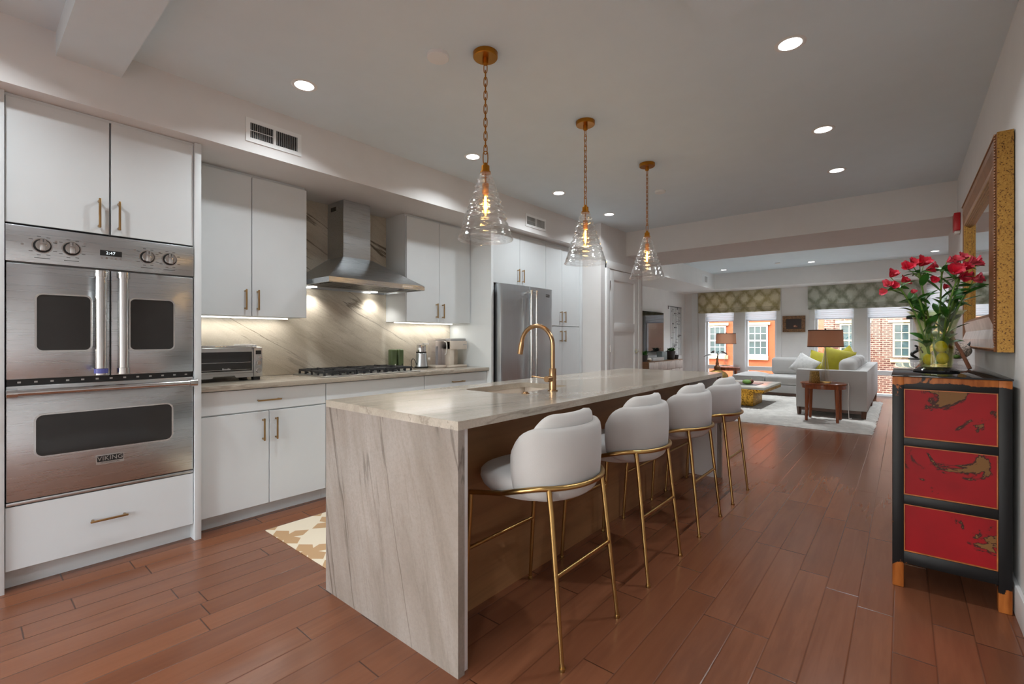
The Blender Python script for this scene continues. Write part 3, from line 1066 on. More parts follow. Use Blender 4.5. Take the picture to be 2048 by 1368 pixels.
# --- gas cooktop
ck = T('gas_cooktop', 'six-burner gas cooktop with black cast iron grates on stone counter', 'cooktop', (-3.57, 2.227, 0.915))
b = MB()
b.box(-3.835, -3.315, 1.775, 2.68, 0.9155, 0.924, bev=0.003)
b.build('tray', 'steel_plain', ck)
for k in range(3):
    y0 = 1.81 + k * 0.28
    y1 = y0 + 0.272
    b = MB()
    for x in (-3.80, -3.40):
        b.box(x - 0.006, x + 0.006, y0, y1, 0.945, 0.962, bev=0.002)
        for j in range(5):
            yy = y0 + 0.006 + j * (y1 - y0 - 0.012) / 4
            b.box(x - 0.006, x + 0.006, yy - 0.007, yy + 0.007, 0.924, 0.947)
    for yy in (y0 + 0.006, y1 - 0.006):
        b.box(-3.80, -3.40, yy - 0.006, yy + 0.006, 0.945, 0.962, bev=0.002)
        for x in (-3.70, -3.60, -3.50):
            b.box(x - 0.006, x + 0.006, yy - 0.006, yy + 0.006, 0.924, 0.947)
    yc = (y0 + y1) / 2
    b.box(-3.606, -3.594, y0, y1, 0.945, 0.962)
    for xc in (-3.70, -3.50):
        for a in range(6):
            th = a * PI / 3 + 0.3
            b.box(-0.006, 0.006, 0.035, 0.115, 0.95, 0.966, mat=Matrix.Translation((xc, yc, 0)) @ Matrix.Rotation(th, 4, 'Z') @ Matrix.Diagonal((1, 0.98, 1, 1)))
    b.build('grate', 'iron', ck)
    for xc in (-3.70, -3.50):
        bb = MB()
        bb.lathe([(0.0, 0.946), (0.034, 0.946), (0.036, 0.94), (0.036, 0.936), (0.044, 0.934), (0.046, 0.924)], (xc, yc, 0), 20)
        bb.build('burner', 'iron', ck)
for k in range(3):
    b = MB()
    b.lathe([(0.0, 0.952), (0.017, 0.950), (0.02, 0.924)], (-3.76 + k * 0.07, 2.662, 0), 16)
    b.build('knob', 'chrome', ck)

# --- things on the counter
to = T('toaster_oven', 'silver toaster oven on the counter beside the oven cabinet', 'toaster oven', (-3.68, 1.21, 0.915))
x0 = -3.545
b = MB()
b.box(-3.84, x0 - 0.012, 0.985, 1.423, 0.945, 1.152, bev=0.012, seg=3)
b.build('body', 'steel_plain', to)
for (xx, yy) in ((-3.57, 1.385), (-3.57, 1.02), (-3.80, 1.385), (-3.80, 1.02)):
    MB().box(xx - 0.02, xx + 0.02, yy - 0.022, yy + 0.022, 0.9155, 0.948).build('foot', 'black', to)
b = MB()
b.box(x0 - 0.014, x0, 1.364, 1.423, 0.938, 1.150, bev=0.005)
pn = b.build('control_panel', 'steel_plain', to)
MB().box(x0 - 0.001, x0 + 0.001, 1.376, 1.413, 1.098, 1.126).build('screen', 'black', pn)
for (yy, zz, r) in ((1.403, 1.076, 0.0085), (1.396, 1.036, 0.0155), (1.394, 0.983, 0.0165)):
    b = MB()
    b.tube([(x0 - 0.001, yy, zz), (x0 + 0.003, yy, zz)], r * 1.2, 20)
    b.tube([(x0 + 0.003, yy, zz), (x0 + 0.018, yy, zz)], [r, r * 0.9], 20)
    b.build('knob', 'chrome', pn)
dd = MB()
dd.ring([(0.995, 0.972), (1.361, 0.972), (1.361, 1.145), (0.995, 1.145)], [(1.005, 0.984), (1.352, 0.984), (1.352, 1.118), (1.005, 1.118)], 'yz', x0 - 0.013, x0 - 0.001)
do = dd.build('door', 'steel_plain', to)
MB().box(x0 - 0.011, x0 - 0.006, 1.003, 1.354, 0.982, 1.120).build('door_glass', 'oven_glass', do)
b = MB()
b.tube([(x0 + 0.028, 1.0, 1.155), (x0 + 0.028, 1.362, 1.155)], 0.008, 14)
for yy in (1.008, 1.354):
    b.tube([(x0 + 0.028, yy - 0.013, 1.155), (x0 + 0.028, yy + 0.013, 1.155)], 0.012, 14)
    b.tube([(x0 - 0.004, yy, 1.138), (x0 + 0.028, yy, 1.155)], 0.007, 10)
b.build('handle', 'chrome', do)
lettering('door_lettering', 'Breville', 0.017, (x0 - 0.0055, 1.19, 1.000), 'white_plastic', do)
b = MB()
for zz, n in ((1.045, 1), (0.994, 0)):
    b.tube([(x0 - 0.0045, 1.01, zz), (x0 - 0.0045, 1.345, zz)], 0.0022, 6)
b.build('wire_rack', 'chrome', to)
b = MB()
b.prism([(0.995, 0.940), (1.10, 0.940), (1.112, 0.957), (1.236, 0.957), (1.248, 0.940), (1.361, 0.940), (1.361, 0.968), (0.995, 0.968)], 'yz', x0 - 0.013, x0 + 0.002)
b.build('crumb_tray_front', 'steel_plain', to)
wt = MB().box(-3.78, -3.66, 1.315, 1.40, 1.1535, 1.170, bev=0.003).build('small_box', 'white_plastic')
tag(wt, 'small flat white box lying on top of the toaster oven', 'box')

for (yy, lab) in ((2.730, 'left of two sage green tubular mills behind the cooktop'), (2.812, 'right of two sage green tubular mills behind the cooktop')):
    ml = T('pepper_mill', lab, 'mill', (-3.81, yy, 0.915))
    MB().box(-3.84, -3.775, yy - 0.031, yy + 0.031, 0.9155, 1.106, bev=0.012, seg=3).build('body', 'green_metal', ml)
    b = MB()
    b.prism(rrect(yy + 0.004, yy + 0.015, 0.93, 0.965, 0.004), 'yz', -3.777, -3.7742)
    b.build('window_slot', 'white_plastic' if yy < 2.78 else 'black', ml)

gr = T('coffee_grinder', 'steel coffee grinder with black cord on the counter', 'grinder', (-3.735, 3.025, 0.915))
c = (-3.735, 3.025, 0.915)
MB().lathe([(0.0, 0.0005), (0.066, 0.0005), (0.068, 0.010), (0.066, 0.016)], c).build('base_ring', 'black', gr)
MB().lathe([(0.066, 0.016), (0.060, 0.06), (0.056, 0.10), (0.053, 0.145), (0.048, 0.151), (0.0, 0.151)], c).build('body', 'steel_v', gr)
MB().lathe([(0.051, 0.151), (0.053, 0.158), (0.051, 0.163), (0.0, 0.163)], c).build('collar', 'black', gr)
MB().lathe([(0.047, 0.163), (0.047, 0.227), (0.045, 0.232), (0.0, 0.232)], c).build('cup', 'chrome', gr)
MB().lathe([(0.043, 0.232), (0.043, 0.248), (0.0, 0.250)], c).build('lid', 'clear', gr)
MB().box(-3.74, -3.66, 3.045, 3.062, 1.148, 1.1655, bev=0.002).build('lid_strap', 'white_plastic', gr)
MB().tube([(-3.69, 3.075, 1.005), (-3.675, 3.09, 1.005)], 0.014, 14).build('switch', 'white_plastic', gr)
b = MB()
pts = [(-3.73, 2.965, 0.945), (-3.73, 2.945, 0.985), (-3.735, 2.925, 1.01), (-3.74, 2.912, 1.0), (-3.74, 2.905, 0.95), (-3.74, 2.925, 0.921), (-3.75, 2.97, 0.9195), (-3.80, 3.04, 0.9195), (-3.78, 3.09, 0.92), (-3.74, 3.098, 0.927)]
sm = []
for i in range(len(pts) - 1):
    p0, p1, p2, p3 = (Vector(pts[max(0, i - 1)]), Vector(pts[i]), Vector(pts[i + 1]), Vector(pts[min(len(pts) - 1, i + 2)]))
    for k in range(5):
        t = k / 5
        sm.append(0.5 * ((2 * p1) + (p2 - p0) * t + (2 * p0 - 5 * p1 + 4 * p2 - p3) * t * t + (3 * p1 - p0 - 3 * p2 + p3) * t ** 3))
sm.append(Vector(pts[-1]))
b.tube(sm, 0.0035, 8)
b.ball((-3.735, 3.0985, 0.930), (0.010, 0.010, 0.012), 12)
b.build('cord', 'black', gr)

cm = T('coffee_maker', 'cream coffee maker with clear water tank beside the fridge panel', 'coffee maker', (-3.66, 3.32, 0.915))
MB().prism([(-3.80, 3.265), (-3.56, 3.265), (-3.56, 3.50), (-3.80, 3.50)], 'xy', 0.9155, 0.935, bev=0.004).build('base', 'cream_plastic', cm)
MB().box(-3.80, -3.70, 3.265, 3.50, 0.935, 1.185, bev=0.006).build('back_column', 'cream_plastic', cm)
MB().box(-3.70, -3.57, 3.265, 3.325, 0.935, 1.185, bev=0.004).build('side_column', 'cream_plastic', cm)
MB().box(-3.72, -3.56, 3.265, 3.50, 1.098, 1.186, bev=0.006).build('brew_head', 'cream_plastic', cm)
MB().box(-3.78, -3.575, 3.272, 3.496, 1.186, 1.212, bev=0.004).build('lid', 'gray_plastic', cm)
MB().box(-3.5605, -3.558, 3.44, 3.492, 1.145, 1.151).build('button', 'gray_plastic', cm)
b = MB()
b.box(-3.76, -3.62, 3.115, 3.255, 0.9155, 0.938, bev=0.004)
b.build('tank_base', 'cream_plastic', cm)
b = MB()
b.ring([(-3.755, 3.12), (-3.625, 3.12), (-3.625, 3.25), (-3.755, 3.25)], [(-3.75, 3.125), (-3.63, 3.125), (-3.63, 3.245), (-3.75, 3.245)], 'xy', 0.938, 1.195)
wt = b.build('water_tank', 'clear', cm)
MB().box(-3.758, -3.622, 3.117, 3.253, 1.195, 1.212, bev=0.003).build('tank_lid', 'cream_plastic', wt)
b = MB()
b.tube([(-3.62, 3.235, 1.18), (-3.60, 3.242, 1.17), (-3.595, 3.245, 1.12), (-3.605, 3.245, 1.06), (-3.62, 3.24, 1.045)], 0.006, 8)
b.build('tank_handle', 'white_plastic', wt)
MB().box(-3.70, -3.68, 3.18, 3.2, 0.94, 1.13).build('filter_stick', 'gray_plastic', wt)

# --- refrigerator in its enclosure
fr = T('refrigerator', 'stainless steel French door refrigerator in white enclosure', 'refrigerator', (-3.5, 4.06, 0))
MB().box(-3.87, -3.262, 3.612, 4.508, 0.02, 1.782).build('cabinet_body', 'dark_steel', fr)
def curved_door(y0, y1, z0, z1, yc, half):
    P = []
    n = 14
    poly = []
    for k in range(n + 1):
        y = y0 + (y1 - y0) * k / n
        u = (y - yc) / half
        poly.append((-3.150 - 0.022 * u * u, y))
    poly += [(-3.258, y1), (-3.258, y0)]
    return MB().prism(poly, 'xy', z0, z1, bev=0.0025)
for (y0, y1, hy) in ((3.603, 4.057, 4.015), (4.063, 4.517, 4.108)):
    d = curved_door(y0, y1, 0.66, 1.785, 4.06, 0.457).build('door', 'steel_v', fr)
    b = MB()
    b.tube([(-3.092, hy, 0.72), (-3.092, hy, 1.735)], 0.0135, 20)
    for zz in (0.735, 1.72):
        b.tube([(-3.092, hy, zz - 0.018), (-3.092, hy, zz + 0.018)], 0.0175, 20)
        b.box(-3.155, -3.09, hy - 0.011, hy + 0.011, zz - 0.012, zz + 0.012, bev=0.002)
    b.build('handle', 'chrome', d)
    if y0 > 4:
        MB().prism(rrect(4.355, 4.45, 1.690, 1.722, 0.003), 'yz', -3.166, -3.1605).build('badge_field', 'black', d)
        lettering('badge_lettering', 'VIKING', 0.027, (-3.1600, 4.4025, 1.706), 'steel_plain', d)
d = curved_door(3.603, 4.517, 0.10, 0.652, 4.06, 0.457).build('freezer_drawer', 'steel_v', fr)
b = MB()
b.tube([(-3.08, 3.68, 0.60), (-3.08, 4.44, 0.60)], 0.0135, 16)
for yy in (3.72, 4.40):
    b.box(-3.165, -3.08, yy - 0.011, yy + 0.011, 0.59, 0.61)
b.build('handle', 'chrome', d)
MB().box(-3.80, -3.30, 3.63, 4.49, 0.0, 0.02).build('foot_plinth', 'black', fr)
MB().box(-3.30, -3.27, 3.61, 4.51, 0.02, 0.095).build('kick_grille', 'black', fr)

fe = T('fridge_cabinet', 'white enclosure with two doors above the refrigerator', 'cabinet', (-3.57, 4.05, 0))
MB().box(-3.885, -3.252, 3.543, 3.581, 0.0, 2.385, bev=0.001).build('side_panel', 'cab', fe)
b = MB()
b.box(-3.885, -3.29, 3.581, 4.525, 1.80, 2.36)
b.box(-3.885, -3.31, 3.581, 4.525, 2.36, 2.386)
b.build('carcass', 'cab', fe)
for (a, c, hy) in ((3.583, 4.034, 3.992), (4.034, 4.525, 4.074)):
    d = front(fe, 'door', xf, a, c, 1.795, 2.345)
    pull(d, xf, hy, 1.905, 0.145)

pc = T('pantry_cabinet', 'tall white four-door pantry cabinet right of the refrigerator', 'cabinet', (-3.57, 4.9, 0))
b = MB()
b.box(-3.885, -3.29, 4.528, 5.278, 0.09, 2.36)
b.box(-3.885, -3.31, 4.528, 5.278, 2.36, 2.386)
b.build('carcass', 'cab', pc)
for (a, c, hy) in ((4.528, 4.868, 4.826), (4.868, 5.278, 4.911)):
    d = front(pc, 'door', xf, a, c, 1.366, 2.345)
    pull(d, xf, hy, 1.479, 0.14)
    d = front(pc, 'door', xf, a, c, 0.092, 1.362)
    pull(d, xf, hy, 1.241, 0.14)
MB().box(-3.885, -3.252, 5.279, 5.330, 0.0, 2.386, bev=0.001).build('side_panel', 'cab', pc)
MB().box(-3.345, -3.33, 4.528, 5.278, 0.0, 0.09).build('toe_kick', 'kick', pc)

# --- kitchen mat
km = MB().box(-3.075, -2.30, 1.25, 3.1, 0.0005, 0.006, bev=0.002).build('kitchen_mat', 'mat')
tag(km, 'cream kitchen mat with tan star pattern on floor behind the island', 'mat')

# ================================================================== ISLAND
IX0, IX1, IY0, IY1 = -2.13, -1.21, 1.145, 4.305
ZT, TH = 0.915, 0.032
ic = T('kitchen_island', 'long island base cabinet with brown wood back under the stone top', 'kitchen island', (-1.8, 2.72, 0))
b = MB()
b.box(-2.105, -1.495, 1.205, 4.248, 0.09, 0.62)
b.box(-2.105, -1.98, 1.205, 4.248, 0.62, 0.8815)
b.box(-1.585, -1.495, 1.205, 4.248, 0.62, 0.8815)
b.box(-2.105, -1.495, 1.205, 1.86, 0.62, 0.8815)
b.box(-2.105, -1.495, 2.52, 4.248, 0.62, 0.8815)
b.box(-2.03, -1.495, 1.205, 4.248, 0.0, 0.09)
b.build('carcass', 'cab', ic)
MB().box(-1.495, -1.478, 1.205, 4.248, 0.0, 0.8815).build('back_panel', 'isl_wood', ic)
MB().box(-2.105, -1.222, 1.1785, 1.204, 0.0, 0.8815).build('end_panel', 'isl_gray', ic)
MB().box(-2.105, -1.245, 4.249, 4.2715, 0.0, 0.8815).build('end_panel', 'isl_gray', ic)
it = T('island_countertop', 'beige stone island top with waterfall ends', 'countertop', (-1.67, 2.72, 0))
sx0, sx1, sy0, sy1 = -1.965, -1.60, 1.89, 2.475
b = MB()
z0 = ZT - TH
b.box(IX0, sx0, IY0, IY1, z0, ZT)
b.box(sx1, IX1, IY0, IY1, z0, ZT)
b.box(sx0, sx1, IY0, sy0, z0, ZT)
b.box(sx0, sx1, sy1, IY1, z0, ZT)
r = 0.06
for (cx, cy_, sx, sy) in ((sx0, sy0, 1, 1), (sx1, sy0, -1, 1), (sx1, sy1, -1, -1), (sx0, sy1, 1, -1)):
    arc = [(cx + sx * (r - r * math.cos(t)), cy_ + sy * (r - r * math.sin(t))) for t in [k * PI / 16 for k in range(9)]]
    b.prism([(cx, cy_)] + arc, 'xy', z0, ZT)
b.build('slab', 'stone_top', it)
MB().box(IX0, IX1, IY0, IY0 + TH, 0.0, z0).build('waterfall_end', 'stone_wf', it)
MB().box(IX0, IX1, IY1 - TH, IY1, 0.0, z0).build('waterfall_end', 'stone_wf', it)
sk = T('undermount_sink', 'pale undermount sink set into the island top', 'sink', (-1.78, 2.18, 0.68))
b = MB()
zb = 0.665
b.box(sx0 - 0.012, sx1 + 0.012, sy0 - 0.012, sy1 + 0.012, zb - 0.004, zb)
for (x0, x1, y0, y1) in ((sx0 - 0.012, sx0 - 0.004, sy0 - 0.012, sy1 + 0.012), (sx1 + 0.004, sx1 + 0.012, sy0 - 0.012, sy1 + 0.012), (sx0, sx1, sy0 - 0.012, sy0 - 0.004), (sx0, sx1, sy1 + 0.004, sy1 + 0.012)):
    b.box(x0, x1, y0, y1, zb, z0 - 0.0005)
b.build('basin', 'cream_plastic', sk)
MB().lathe([(0.0, 0.002), (0.03, 0.002), (0.043, 0.006), (0.045, 0.0)], (-1.78, 2.18, zb), 20).build('drain', 'chrome', sk)

fc = T('kitchen_faucet', 'brushed bronze gooseneck faucet on the island beside the sink', 'faucet', (-1.521, 2.172, ZT))
fx, fy = -1.521, 2.172
MB().lathe([(0.0, 0.0005), (0.029, 0.0005), (0.029, 0.006), (0.0205, 0.007), (0.0205, 0.124), (0.019, 0.127), (0.0, 0.127)], (fx, fy, ZT), 28).build('body', 'faucet', fc)
pts = [(fx, fy, 1.03), (fx, fy, 1.10)]
R_ = 0.113
for k in range(0, 23):
    a = PI * k / 22 * 0.96
    pts.append((fx - R_ + R_ * math.cos(a), fy, 1.172 + R_ * math.sin(a)))
MB().tube(pts, 0.0128, 18).build('neck', 'faucet', fc)
e = Vector(pts[-1])
d = (Vector(pts[-1]) - Vector(pts[-2])).normalized()
b = MB()
b.tube([e - d * 0.004, e + d * 0.018, e + d * 0.068, e + d * 0.07], [0.0135, 0.0165, 0.0165, 0.014], 18)
b.build('spray_head', 'faucet', fc)
MB().box(e.x - 0.020, e.x - 0.012, fy - 0.006, fy + 0.006, e.z - 0.055, e.z - 0.025, bev=0.002).build('spray_button', 'black', fc)
b = MB()
b.tube([(fx, fy - 0.018, 0.984), (fx, fy - 0.062, 0.984)], 0.0165, 24)
b.tube([(fx - 0.008, fy - 0.05, 0.986), (fx - 0.105, fy - 0.052, 0.995), (fx - 0.108, fy - 0.052, 0.988)], 0.0042, 10)
b.build('lever', 'faucet', fc)
sb = MB().lathe([(0.0, 0.011), (0.012, 0.011), (0.0135, 0.008), (0.014, 0.005), (0.021, 0.004), (0.0225, 0.0005), (0.0, 0.0005)], (-1.557, 1.969, ZT), 28).build('disposal_button', 'faucet')
tag(sb, 'small round bronze push button set in the island stone', 'button')

# ================================================================== STOOLS
def pad(c, rx, ry, a0, a1, th, zt, zb_, n=36, m=14, lean=0.0):
    """upholstered curved shell: rounded slab swept along an arc, height tapering at both ends"""
    P = []
    for i in range(n + 1):
        u = i / n
        # ease towards ends so the end caps are round
        a = a0 + (a1 - a0) * u
        e = abs(2 * u - 1)
        top = zt(e)
        bot = zb_(e)
        k = min(1.0, (1 - e) / 0.07)
        ht = (top - bot) / 2
        mid = (top + bot) / 2
        ring_ = []
        tk = th / 2 * math.sqrt(max(0.0, 1 - (1 - k) ** 2)) + 0.0008
        for j in range(m):
            t = 2 * PI * j / m
            ct, st = math.cos(t), math.sin(t)
            pw = 0.62
            dx_ = math.copysign(abs(ct) ** pw, ct) * tk
            dz = math.copysign(abs(st) ** 0.45, st) * ht
            zz = mid + dz
            f = 1.0
            # under-curve: the bottom edge tucks in
            tuck = max(0.0, (bot + 0.07 - zz) / 0.07)
            rr = 1.0 - 0.13 * tuck * tuck + lean * (zz - 0.6)
            ring_.append(Vector((c[0] + math.cos(a) * (rx * rr + dx_), c[1] + math.sin(a) * (ry * rr + dx_), zz)))
        ring_.append(ring_[0])
        P.append(ring_)
    b = MB()
    b.grid(P)
    for row in (P[0], P[-1]):
        cen = sum(row[:-1], Vector()) / (len(row) - 1)
        b.faces([cen] + row[:-1], [(0, k + 1, (k + 1) % m + 1) for k in range(m)])
    bmesh.ops.remove_doubles(b.bm, verts=list(b.bm.verts), dist=0.0005)
    bmesh.ops.recalc_face_normals(b.bm, faces=list(b.bm.faces))
    return b

def make_stool(label):
    s = T('counter_stool', label, 'stool', (0, 0, 0), group='counter stools along the island')
    # seat: superellipse cushion, fuller in front
    P = []
    for i, (z, k) in enumerate(((0.552, 0.0), (0.552, 0.62), (0.565, 0.82), (0.595, 0.95), (0.625, 1.0), (0.648, 0.985), (0.660, 0.93), (0.667, 0.80), (0.671, 0.5), (0.672, 0.0))):
        row = []
        for j in range(37):
            t = 2 * PI * j / 36
            ct, st = math.cos(t), math.sin(t)
            row.append(Vector((-0.045 + k * 0.215 * math.copysign(abs(ct) ** 0.8, ct), k * 0.228 * math.copysign(abs(st) ** 0.8, st), z)))
        P.append(row)
    b = MB().grid(P)
    bmesh.ops.remove_doubles(b.bm, verts=list(b.bm.verts), dist=0.0004)
    bmesh.ops.recalc_face_normals(b.bm, faces=list(b.bm.faces))
    b.build('seat', 'fabric_in', s, 60, True)
    A = math.radians(104)
    zo = lambda e: 0.866 - 0.17 * (1 - math.sqrt(max(0.0, 1 - max(0.0, (e - 0.60) / 0.40) ** 2)))
    zi = lambda e: 0.912 - 0.20 * (1 - math.sqrt(max(0.0, 1 - max(0.0, (e - 0.42) / 0.58) ** 2)))
    lo = lambda e: 0.578 + 0.03 * max(0.0, (e - 0.5) / 0.5) ** 2
    pad((0.052, 0, 0), 0.158, 0.222, -A, A, 0.052, zo, lo, lean=0.10).build('outer_shell', 'fabric', s, 60, True)
    A2 = math.radians(84)
    pad((0.050, 0, 0), 0.112, 0.190, -A2, A2, 0.060, zi, lambda e: 0.662, lean=0.16).build('back_cushion', 'fabric_in', s, 60, True)
    # hugging rail
    pts = []
    for k in range(41):
        a = math.radians(-118 + 236 * k / 40)
        pts.append((0.050 + 0.196 * math.cos(a), 0.252 * math.sin(a), 0.643 - 0.055 * max(0.0, (abs(a) - 1.0) / 1.06) ** 1.5))
    pts = [(-0.212, -0.228, 0.560)] + pts + [(-0.212, 0.228, 0.560)]
    MB().tube(pts, 0.0105, 12).build('back_rail', 'gold', s, 60, True)
    for sy in (-1, 1):
        leg = MB().tube([(0.172, sy * 0.197, 0.643), (0.185, sy * 0.198, 0.55), (0.243, sy * 0.213, 0.012)], [0.0105, 0.0105, 0.0085], 12).build('leg', 'gold', s, 60, True)
        MB().lathe([(0.0, 0.0), (0.0115, 0.0), (0.0125, 0.005), (0.0115, 0.013), (0.0, 0.013)], (0.244, sy * 0.2135, 0.0), 14).build('foot_glide', 'gold', leg, 60, True)
        leg = MB().tube([(-0.212, sy * 0.226, 0.566), (-0.215, sy * 0.226, 0.50), (-0.248, sy * 0.232, 0.012)], [0.0105, 0.0105, 0.0085], 12).build('leg', 'gold', s, 60, True)
        MB().lathe([(0.0, 0.0), (0.0115, 0.0), (0.0125, 0.005), (0.0115, 0.013), (0.0, 0.013)], (-0.2485, sy * 0.232, 0.0), 14).build('foot_glide', 'gold', leg, 60, True)
    MB().tube([(0.209, -0.198, 0.325), (0.209, 0.198, 0.325)], 0.0085, 10).build('rear_stretcher', 'gold', s, 60, True)
    MB().tube([(-0.2275, -0.229, 0.315), (-0.2275, 0.229, 0.315)], 0.0085, 10).build('footrest', 'gold', s, 60, True)
    return s
st = make_stool('white upholstered counter stool nearest the waterfall end of the island')
st.location = (-1.195, 1.632, 0)
for y, lab in ((2.380, 'white upholstered counter stool, second from the near waterfall end'), (3.122, 'white upholstered counter stool, third from the near waterfall end'), (3.852, 'white upholstered counter stool farthest along the island, nearest the rug')):
    dup(st, (-1.195, y, 0), 0.0, lab)

# ================================================================== PENDANTS
def make_pendant(label):
    p = T('pendant_lamp', label, 'pendant lamp', (0, 0, 0), group='glass cone pendants over the island')
    zc = 2.70
    MB().lathe([(0.0, zc - 0.0255), (0.061, zc - 0.0255), (0.064, zc - 0.022), (0.065, zc - 0.0005), (0.0, zc - 0.0005)], (0, 0, 0), 36).build('canopy', 'pend_brass', p, 35, True)
    b = MB()
    b.lathe([(0.0, zc - 0.062), (0.010, zc - 0.060), (0.0155, zc - 0.055), (0.0155, zc - 0.026)], (0, 0, 0), 20)
    b.build('canopy_stem', 'pend_brass', p, 35, True)
    # chain of elongated links
    b = MB()
    def link(zm, hl, hw, r, rot):
        pts = []
        for k in range(20):
            t = 2 * PI * k / 20
            ct, st_ = math.cos(t), math.sin(t)
            x = hw * math.copysign(abs(ct) ** 0.55, ct)
            z = hl * math.copysign(abs(st_) ** 0.75, st_)
            pts.append((x * math.cos(rot), x * math.sin(rot), zm + z))
        b.tube(pts, r, 6, closed=True)
    z = zc - 0.060
    end = 2.180
    n = 13
    step = (z - end) / n
    for k in range(n):
        link(z - step * (k + 0.5), step * 0.5 + 0.0065, 0.0085, 0.0025, math.radians(35) + (PI / 2) * (k % 2))
    link(2.155, 0.034, 0.0125, 0.0028, math.radians(35))
    b.build('chain', 'pend_brass', p, 60, True)
    b = MB()
    b.lathe([(0.0, 2.128), (0.008, 2.128), (0.012, 2.122), (0.012, 2.114), (0.021, 2.112), (0.022, 2.083), (0.028, 2.081), (0.0285, 2.071), (0.0, 2.071)], (0, 0, 0), 28)
    b.build('cap', 'pend_brass', p, 35, True)
    b = MB()
    b.lathe([(0.0045, 2.072), (0.0045, 2.022), (0.016, 2.020), (0.0175, 2.012), (0.0175, 1.972), (0.015, 1.966), (0.0, 1.966)], (0, 0, 0), 20)
    b.build('lamp_holder', 'pend_brass', p, 35, True)
    bulb = MB().lathe([(0.012, 1.966), (0.016, 1.95), (0.0165, 1.88), (0.012, 1.853), (0.0, 1.845)], (0, 0, 0), 16, cap=False).build('bulb', 'bulb_glass', p, 60, True)
    MB().lathe([(0.0, 1.955), (0.005, 1.95), (0.006, 1.90), (0.004, 1.868), (0.0, 1.864)], (0, 0, 0), 10).build('filament', 'filament', bulb, 60, True)
    link_light('bulb_glow', 'POINT', 2.2, (0, 0, 1.905), p, (1.0, 0.62, 0.28), shadow_soft_size=0.02)
    # rippled cone shade, double walled
    NZ, NA = 110, 72
    P = []
    for j in range(NA + 1):
        th = 2 * PI * j / NA
        row = []
        for i in range(NZ + 1):
            t = i / NZ
            z_ = 2.076 - t * (2.076 - 1.728)
            r_ = 0.029 + (0.1445 - 0.029) * t
            amp = 0.0050 * min(1.0, max(0.0, (0.80 - t) / 0.06)) * min(1.0, t / 0.05)
            w = math.sin(2 * PI * (t * 10.5 + 0.22 * math.sin(th * 2 + 1.0 + 5 * t) + 0.12 * math.sin(th * 3 + 9 * t)))
            if i > 106:
                r_ += 0.0012 * (i - 106) / 4
            row.append(Vector(((r_ + amp * w) * math.cos(th), (r_ + amp * w) * math.sin(th), z_)))
        P.append(row)
    b = MB().grid(P)
    # inner wall and thick lip
    Q = [[Vector((v.x * (1 - 0.0035 / max(0.02, math.hypot(v.x, v.y))), v.y * (1 - 0.0035 / max(0.02, math.hypot(v.x, v.y))), v.z)) for v in row[::-1][::4]] for row in P]
    L = [[row[-1], Vector((row[-1].x * 0.99, row[-1].y * 0.99, row[-1].z - 0.0025)), q[0]] for row, q in zip(P, Q)]
    b.grid(L)
    b.grid(Q)
    bmesh.ops.remove_doubles(b.bm, verts=list(b.bm.verts), dist=0.0002)
    bmesh.ops.recalc_face_normals(b.bm, faces=list(b.bm.faces))
    b.build('glass_shade', 'pglass', p, 60, True)
    return p
pd = make_pendant('glass cone pendant lamp nearest the camera, above the sink end of the island')
pd.location = (-1.672, 1.778, 0)
dup(pd, (-1.672, 2.778, 0), 0.9, 'middle glass cone pendant lamp of the row above the island')
dup(pd, (-1.672, 3.785, 0), 2.1, 'farthest glass cone pendant lamp, above the living room end of the island')

# ================================================================== CEILING FITTINGS
def make_can(label, watts, spread=136):
    c = T('recessed_light', label, 'ceiling light', (0, 0, 0), group='recessed ceiling lights')
    MB().lathe([(0.052, -0.002), (0.056, -0.0035), (0.068, -0.003), (0.072, -0.0002), (0.052, -0.0002)], (0, 0, 0), 36, cap=False).build('trim_ring', 'trimw', c, 60, True)
    MB().lathe([(0.0, -0.0018), (0.0525, -0.0018)], (0, 0, 0), 36, cap=False).build('lens', 'lens', c, 60, True)
    link_light('downlight', 'AREA', watts, (0, 0, -0.006), c, (0.91, 0.965, 1.0), shape='DISK', size=0.10, spread=math.radians(spread))
    return c
cans = [((-2.70, 1.317, 2.70), 'recessed ceiling light in the aisle by the kitchen wall, nearest the camera'),
        ((-2.70, 2.720, 2.70), 'second recessed ceiling light along the kitchen wall soffit, in front of the hood'),
        ((-2.70, 3.964, 2.70), 'third recessed ceiling light along the kitchen wall, in front of the refrigerator'),
        ((-2.70, 5.031, 2.70), 'farthest recessed ceiling light along the kitchen wall, near the closet'),
        ((-0.437, 2.709, 2.70), 'recessed ceiling light over the walkway, nearest the camera'),
        ((-0.437, 3.971, 2.70), 'middle recessed ceiling light over the walkway'),
        ((-0.450, 5.010, 2.70), 'recessed ceiling light over the walkway nearest the dividing beam'),
        ((-3.08, 11.05, 2.75), 'recessed living room ceiling light left, above the television side'),
        ((-1.41, 11.03, 2.75), 'recessed living room ceiling light in the middle, above the sofa'),
        ((0.43, 11.07, 2.75), 'recessed living room ceiling light on the right, above the flowers'),
        ((-3.08, 8.75, 2.75), 'added unseen living room fill light just past the beam on the television side'),  # unseen row added behind the beam to brighten the living room
        ((-1.41, 8.75, 2.75), 'added unseen living room fill light just past the beam in the middle'),
        ((0.43, 8.75, 2.75), 'added unseen living room fill light just past the beam on the right'),
        ((-2.70, -0.10, 2.70), 'added ceiling fill light behind the camera on the kitchen wall side'),  # from here on: invented lights behind the camera, added as fill
        ((-0.437, -0.10, 2.70), 'added ceiling fill light directly behind the camera over the walkway'),
        ((-2.70, -1.60, 2.70), 'added ceiling fill light by the back wall on the kitchen side'),
        ((-0.437, -1.60, 2.70), 'added ceiling fill light by the back wall on the walkway side')]
